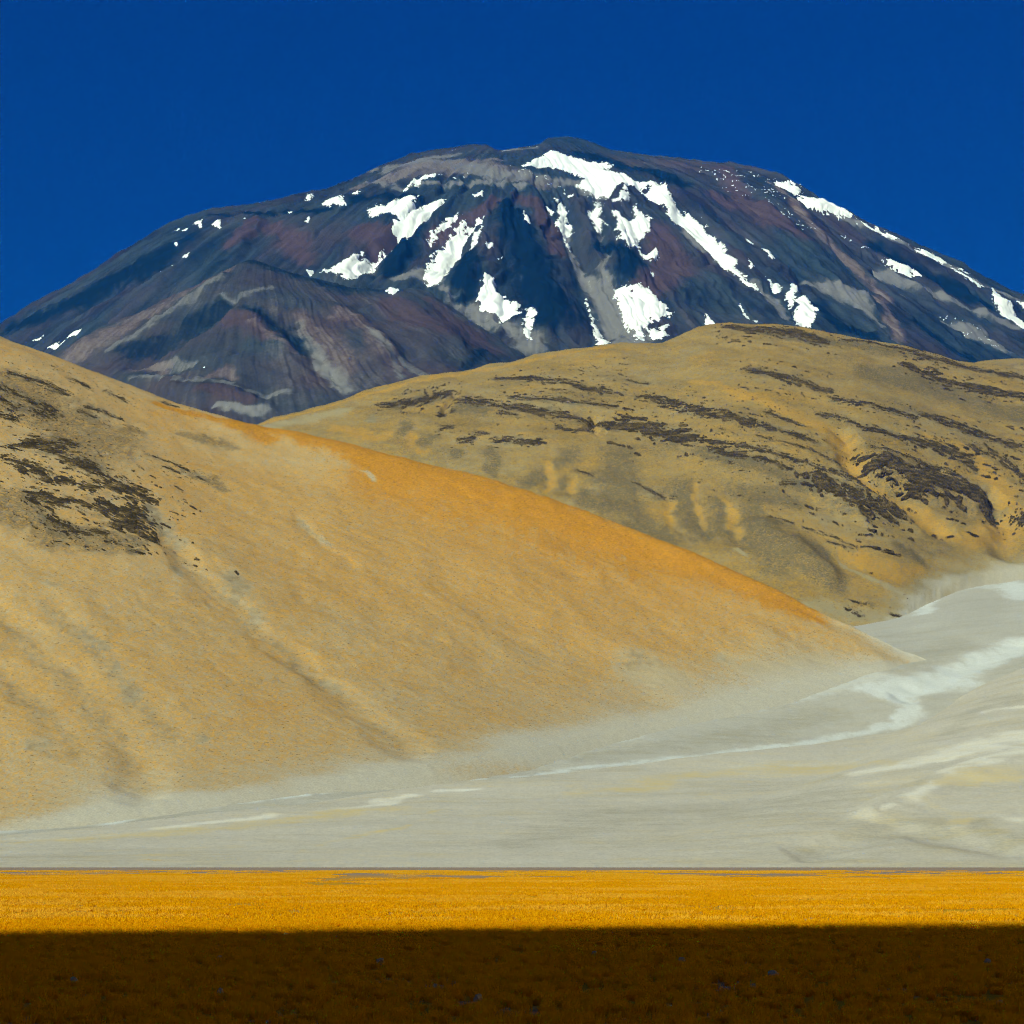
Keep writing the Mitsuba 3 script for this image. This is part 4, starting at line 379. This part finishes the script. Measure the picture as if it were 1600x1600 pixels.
P, N = make('golden_hill', 950, [3, 8, 70, 75, 75, 50, 30, 4])
P0 = P
P = carve(P, N, 'golden_hill', 60.0)
calm = 1 - 0.85 * sstep(180, 285, np.arange(P.shape[0]))[:, None]          # the foot runs out smooth
P = P + N * (((n3(P, [230, 230, 230], 81) - 0.5) * 16 + (n3(P, [50, 50, 50], 82) - 0.5) * 7) * calm + (n3(P, [9, 9, 9], 83, 3) - 0.5) * 1.6)[..., None]
low = np.linspace(0, 1, P.shape[0])[:, None]
g = 0.62 + (n3(P, [160, 160, 110], 84) - 0.5) * 0.42 + (n3(P, [34, 34, 18], 85) - 0.5) * 0.2 - 0.12 * sstep(0.5, 0.95, low)
y = 0.10 + (n3(P, [120, 120, 80], 86) - 0.5) * 0.5
g, y = lay_soil(P0, g, y, 'golden_hill', COVER, 42.0, 0.85)
t_ = np.interp(np.arange(P.shape[0]), np.cumsum([0, 3, 8, 70, 75, 75, 50, 30, 4]), [0, 0, 0, 0.25, 0.5, 0.78, 0.93, 1, 1])[:, None]      # 0 on the crest, 1 at the foot
u_ = np.linspace(0, 1, P.shape[1])[None]
dust = sstep(0, 1, (t_ + (n3(P0, [150, 150, 60], 88, 3) - 0.5) * 0.16 - 0.89 + 0.44 * sstep(0.45, 0.85, u_)) / (0.12 + 0.38 * sstep(0.45, 0.85, u_)))
dust = np.maximum(dust, sstep(0.84, 0.92, u_) * np.ones_like(dust))
g += (0.03 - g) * dust * 0.95
y += (-0.85 - y) * dust * 0.95
y += 0.55 * rubble(P0, 'golden_hill') * (1 - np.clip(y, 0, 1))
g -= 0.25 * rubble(P0, 'golden_hill')
sheet('golden_hill', P, 'hill_ground', (g, y))
labels['golden_hill'] = {'label': 'smooth golden grass hill sloping down from the left edge with dark rocks near its top', 'category': 'hill', 'kind': 'structure'}
rocks_on('golden_hill', P[10:], P0[10:], 2.6)

P, N = make('ochre_hill', 800, [3, 8, 75, 75, 65, 50, 4])
P0 = P
P = carve(P, N, 'ochre_hill', 90.0)
beds = np.sin((P[..., 2] * 1.0 + P[..., 0] * 0.28 + (n3(P, 260.0, 90) - 0.5) * 160) / 17.0)
calm = 1 - 0.85 * sstep(225, 276, np.arange(P.shape[0]))[:, None]
P = P + N * (((n3(P, [300, 300, 300], 91) - 0.5) * 46 + (n3(P, [70, 70, 70], 92) - 0.5) * 12) * calm + (n3(P, [14, 14, 9], 93, 3) - 0.5) * 3.5 + beds * 1.6)[..., None]
g = 0.56 + (n3(P, [190, 190, 120], 94) - 0.5) * 0.5 + (n3(P, [40, 40, 16], 95) - 0.5) * 0.45
y = 0.50 + (n3(P, [150, 150, 90], 96) - 0.5) * 0.8 + (n3(P, [30, 30, 14], 87) - 0.5) * 0.5 + beds * 0.06
g, y = lay_soil(P0, g, y, 'ochre_hill', OCHRE, 60.0, 0.8)
t_ = np.interp(np.arange(P.shape[0]), np.cumsum([0, 3, 8, 75, 75, 65, 50, 4]), [0, 0, 0, 0.22, 0.5, 0.78, 1, 1])[:, None]
u_ = np.linspace(0, 1, P.shape[1])[None]
dust = sstep(0.87, 1.01, t_ + (n3(P0, [160, 160, 70], 89, 3) - 0.5) * 0.14) * sstep(0.5, 0.66, u_)
g += (0.05 - g) * dust * 0.95
y += (-0.7 - y) * dust * 0.95
y += 0.55 * rubble(P0, 'ochre_hill') * (1 - np.clip(y, 0, 1))
g -= 0.25 * rubble(P0, 'ochre_hill')
sheet('ochre_hill', P, 'ochre_ground', (g, y))
labels['ochre_hill'] = {'label': 'broad ochre hill banded with dark rock ledges, in the middle distance on the right', 'category': 'hill', 'kind': 'structure'}
rocks_on('ochre_hill', P[10:], P0[10:], 4.0)

P, N = make('far_hill', 160, [8, 30])
P = P + N * ((n3(P, 80.0, 97) - 0.5) * 14)[..., None]
g = 0.5 + (n3(P, 60.0, 98) - 0.5) * 0.4
y = 0.45 + (n3(P, 90.0, 99) - 0.5) * 0.5
g, y = lay_soil(P, g, y, 'far_hill', COVER, 60.0, 0.8)
sheet('far_hill', P, 'ochre_ground', (g, y))
labels['far_hill'] = {'label': 'small pale olive hilltop peeping over the ochre hill at the right edge', 'category': 'hill', 'kind': 'structure'}

# ---------------------------------------------------------------- dry wash and alluvial fan
P, N = make('dry_wash', 620, [60, 60, 40])
P0 = P
P = carve(P, N, 'dry_wash', 40.0)
P = P + N * ((n3(P, [260, 120, 120], 101) - 0.5) * 5 + (n3(P, [40, 20, 20], 102) - 0.5) * 2.4)[..., None]
g = 0.10 + (n3(P, [200, 90, 60], 103) - 0.5) * 0.35
y = 0.12 + (n3(P, [220, 80, 50], 104) - 0.5) * 0.8 + (n3(P, [60, 14, 14], 105) - 0.5) * 0.5
g, y = lay_soil(P0, g, y, 'dry_wash', COVER, 40.0, 0.85)
sheet('dry_wash', P, 'wash_soil', (g, y))
labels['dry_wash'] = {'label': 'pale grey and white dry wash winding between the hills at the right', 'category': 'wash', 'kind': 'structure'}

P, N = make('alluvial_fan', 620, [4, 8, 60, 90])
P0 = P
P = carve(P, N, 'alluvial_fan', 60.0)
inner = np.minimum(1, np.linspace(1, 0, P.shape[0]) * 6)[:, None]
P = P + N * (((n3(P, [300, 160, 160], 111) - 0.5) * 10 + (n3(P, [50, 25, 25], 112) - 0.5) * 1.6) * inner)[..., None]
g = 0.20 + (n3(P, [260, 120, 40], 113) - 0.5) * 0.3 + (n3(P, [90, 20, 9], 115) - 0.5) * 0.5
y = 0.15 + (n3(P, [300, 110, 40], 114) - 0.5) * 0.8 + (n3(P, [110, 18, 9], 116) - 0.5) * 0.3
g, y = lay_soil(P0, g, y, 'alluvial_fan', FAN, 70.0, 0.75)
row = np.arange(P.shape[0])[:, None] - 13.0 + (n3(P0, 60.0, 117, 2) - 0.5) * 0.8
rim = np.exp(-(row / 2.4) ** 2) * sstep(640, 520, P0[..., 0])             # salt along the channel's near bank, dry grass further up it
y += (-1.0 - y) * rim
g *= 1 - rim
turf = np.exp(-(row / 3.5) ** 2) * sstep(560, 640, P0[..., 0])
g += (0.95 - g) * turf * 0.9
sheet('alluvial_fan', P, 'fan_soil', (g, y))
labels['alluvial_fan'] = {'label': 'pale grey alluvial fan spreading from the wash down to the yellow plain', 'category': 'slope', 'kind': 'structure'}

# ---------------------------------------------------------------- the plain, out to the horizon, and the ridge behind the camera
def plain_z(x, y):
    r = np.hypot(x, y)
    return (EYE - 1.7) * (1 - sstep(4, 36, r)) + (meshkit.fbm(np.stack([x / 9, y / 9, x * 0], -1), 3, 5) - 0.5) * 0.16 * sstep(2500, 800, r)

xs = np.r_[-22000, -9000, -4000, -2000, -1000, np.linspace(-420, 420, 281), 1000, 2000, 4000, 9000, 22000]
ys = np.r_[-18000, -6000, -2000, -700, np.linspace(-250, 200, 226)[:-1], np.linspace(200, 1500, 262), 3000, 9000, 26000]
X, Y = np.meshgrid(xs, ys)
sheet('desert_plain', np.stack([X, Y, plain_z(X, Y)], -1), 'plain_soil')
labels['desert_plain'] = {'label': 'flat gravel plain under the yellow grass, running to the foot of the fan', 'category': 'ground', 'kind': 'structure'}

CREST = -560.0
crest_z = (139 - CREST) / math.cos(SUN_AZ) * math.tan(SUN_EL)
X, Y = np.meshgrid(np.linspace(-4200, 3600, 261), np.r_[np.linspace(-2400, CREST, 30)[:-1], np.linspace(CREST, -70, 40)])
shape = np.where(Y > CREST, np.clip((-70 - Y) / (-70 - CREST), 0, 1) ** 1.08, np.clip((Y + 2400) / (CREST + 2400), 0, 1))
off = X + 400
H = crest_z + 0.135 * np.clip(off, -120, 120) + (meshkit.fbm(np.stack([X / 700, X * 0, X * 0], -1), 4, 7) - 0.62) * 120 * sstep(150, 500, np.abs(off)) + (meshkit.fbm(np.stack([X / 30, X * 0, X * 0], -1), 3, 8) - 0.5) * 2.5
relief_ = (meshkit.fbm(np.stack([X / 160, Y / 160, X * 0], -1), 4, 9) - 0.5) * 60 * np.clip(1 - shape, 0, 1) * np.minimum(1, shape * 4)
sheet('shadowing_ridge', np.stack([X, Y, np.where(shape <= 0, -1.0, shape * H * (1 - 0.95 * sstep(130, 520, np.abs(off))) + relief_ - 1.0)], -1), 'hill_ground',
      (np.full(X.shape, 0.55), np.full(X.shape, 0.3)))
labels['shadowing_ridge'] = {'label': 'ochre ridge behind the camera whose shadow darkens the near grass', 'category': 'hill', 'kind': 'structure'}

A_, R_ = np.meshgrid(np.radians(np.linspace(24, 332, 320)), np.linspace(1300, 5600, 80))        # clockwise from the viewing direction
X, Y = R_ * np.sin(A_), R_ * np.cos(A_)
ends = sstep(24, 42, np.degrees(A_)) * sstep(332, 318, np.degrees(A_)) * (1 - 0.45 * sstep(190, 215, np.degrees(A_)) * sstep(300, 270, np.degrees(A_)))
H = (1150 + 1050 * sstep(30, 50, np.degrees(A_)) * sstep(175, 150, np.degrees(A_))) * np.sin(np.pi * np.clip((R_ - 1300) / 4300, 0, 1)) ** 1.3 * (0.7 + 0.6 * meshkit.fbm(np.stack([X / 1300, Y / 1300, X * 0], -1), 4, 12)) * ends
sheet('basin_hills', np.stack([X, Y, H - 2.0], -1), 'hill_ground', (np.full(X.shape, 0.66), np.full(X.shape, 0.1)))
labels['basin_hills'] = {'label': 'ring of sunlit ochre mountains round the basin, outside the frame', 'category': 'hill', 'kind': 'structure'}

# ---------------------------------------------------------------- bunch grass: tussocks scattered in patches over the plain
def tussock(rng, blades, h, spread, wide):
    a = rng.uniform(0, 2 * np.pi, blades)
    r0 = spread * 0.35 * np.sqrt(rng.uniform(0, 1, blades))
    lean = rng.uniform(0.05, 0.75, blades) ** 1.2
    L = h * rng.uniform(0.65, 1.1, blades)
    base = np.stack([r0 * np.cos(a), r0 * np.sin(a), np.zeros(blades)], -1)
    d = np.stack([np.cos(a), np.sin(a)], -1)
    mid_, tip = base.copy(), base.copy()
    mid_[:, :2] += d * (L * lean * 0.35)[:, None]
    mid_[:, 2] += L * 0.6
    tip[:, :2] += d * (L * lean)[:, None]
    tip[:, 2] += L * np.sqrt(np.maximum(1 - lean ** 2, 0.3))
    b = a + np.pi / 2 + rng.uniform(-1, 1, blades)
    w = np.stack([np.cos(b), np.sin(b), np.zeros(blades)], -1) * wide
    v = np.stack([base - w, base + w, mid_ - w * 0.8, mid_ + w * 0.8, tip], 1).reshape(-1, 3)
    i = np.arange(blades)[:, None, None] * 5
    return v, (i + np.array([[0, 1, 3], [0, 3, 2], [2, 3, 4]])).reshape(-1, 3)

def patch(seed, size, count, blades, h, spread, wide):
    rng = np.random.default_rng(seed)
    V, Fc, at_ = [], [], 0
    for _ in range(count):
        k = rng.uniform(0.45, 1.3)
        v, f = tussock(rng, blades, h * k, spread * k, wide)
        v[:, :2] += rng.uniform(-size / 2, size / 2, 2)
        V.append(v); Fc.append(f + at_); at_ += len(v)
    return np.vstack(V), np.vstack(Fc)

for i in range(5):
    scene[f'near_tussocks_{i}'] = {'type': 'shapegroup', 'tufts': mikit.ply(patch(200 + i, 3.4, 34, 60, 0.40, 0.46, 0.012), 'straw')}
for i in range(5):
    scene[f'far_tussocks_{i}'] = {'type': 'shapegroup', 'tufts': mikit.ply(patch(300 + i, 11.0, 190, 12, 0.36, 0.5, 0.035), ('straw', 'pale_straw')[i % 2])}

def scatter(name, group, y0, y1, step, keep, label):
    rng = np.random.default_rng(17)
    n = 0
    for yy in np.arange(y0, y1, step):
        half = yy * 0.28 + 32
        for xx in np.arange(-half, half, step):
            x, y = xx + rng.uniform(-0.3, 0.3) * step, yy + rng.uniform(-0.3, 0.3) * step
            turn, size, pick, luck = rng.uniform(0, 360), rng.uniform(0.85, 1.15), rng.integers(5), rng.uniform()
            if group == 'far_tussocks':      # paler and deeper yellow stands alternate in long swathes
                pick = 2 * rng.integers(2) + int(meshkit.fbm(np.array([x / 130, y / 26, 3.0]), 3, 45) + rng.uniform(-0.3, 0.3) > 0.5)
            if luck > keep(x, y):
                continue
            n += 1
            z = float(plain_z(np.array(x), np.array(y))) - 0.02
            scene[f'{name}__{n:03d}'] = {'type': 'instance', 'shapegroup': {'type': 'ref', 'id': f'{group}_{pick}'},
                                          'to_world': T().translate([x, y, z]).rotate([0, 0, 1], turn).scale([size, size, size])}
    labels[name] = {'label': label, 'category': 'grass', 'kind': 'stuff'}

scatter('shaded_bunch_grass', 'near_tussocks', 44, 150, 3.0, lambda x, y: 1.0, 'brown bunch grass lying in shadow along the bottom of the picture')

def far_keep(x, y):
    b = meshkit.fbm(np.array([x / 40, y / 170, 0.0]), 3, 44)
    return 1.0 if y < 290 or b > 0.2 + 0.42 * sstep(260, 760, y) else 0.15
scatter('sunlit_bunch_grass', 'far_tussocks', 150, 960, 9.5, far_keep, 'bright yellow sunlit bunch grass in a band across the plain')

# ---------------------------------------------------------------- pale stones showing between the near tussocks
def stone_mesh(seed, w, h):
    m = trimesh.creation.icosphere(subdivisions=3)
    v = np.array(m.vertices)
    v = np.sign(v) * np.abs(v) ** 0.8
    v *= 1 + (meshkit.fbm(v * 1.3 + seed, 3, seed)[:, None] - 0.5) * 0.9
    v *= [w / 2, w / 2 * 0.8, h * 0.62]
    v[:, 2] += h * 0.36
    return trimesh.Trimesh(v, m.faces, process=False)

STONES = [(-17.6, 76.8, .34, .40), (-14.2, 93.0, .34, .38), (-10.6, 69.4, .34, .36), (-6.2, 90.0, .40, .44), (-2.9, 72.9, .26, .36), (-1.2, 66.6, .34, .38), (4.2, 98.0, .34, .40), (8.2, 92.0, .32, .40),
          (9.2, 73.0, .30, .36), (11.0, 80.2, .60, .40), (16.4, 64.2, .32, .36), (22.4, 90.0, .34, .40)]
ORDER = ['first from the left edge', 'second from the left edge', 'third from the left edge', 'fourth from the left edge', 'fifth from the left edge', 'sixth from the left edge, left of the middle',
         'sixth from the right edge, right of the middle', 'fifth from the right edge', 'fourth from the right edge', 'widest of them all', 'second from the right edge', 'first from the right edge']
for i in sorted(range(len(STONES)), key=lambda i: STONES[i][0] / STONES[i][1]):
    x, y, w, h = STONES[i]
    n = len([k for k in scene if k.startswith('pale_stone')])
    key = 'pale_stone' + (f'_{n:03d}' if n else '')
    scene[key] = mikit.ply(stone_mesh(i + 1, w, h), 'pale_rock', smooth=45, to_world=T().translate([x, y, float(plain_z(np.array(x), np.array(y))) - 0.02]).rotate([0, 0, 1], 47 * i))
    labels[key] = {'label': 'pale stone in the shaded brown grass, ' + ORDER[n], 'category': 'stone', 'group': 'pale stones in the shaded grass'}
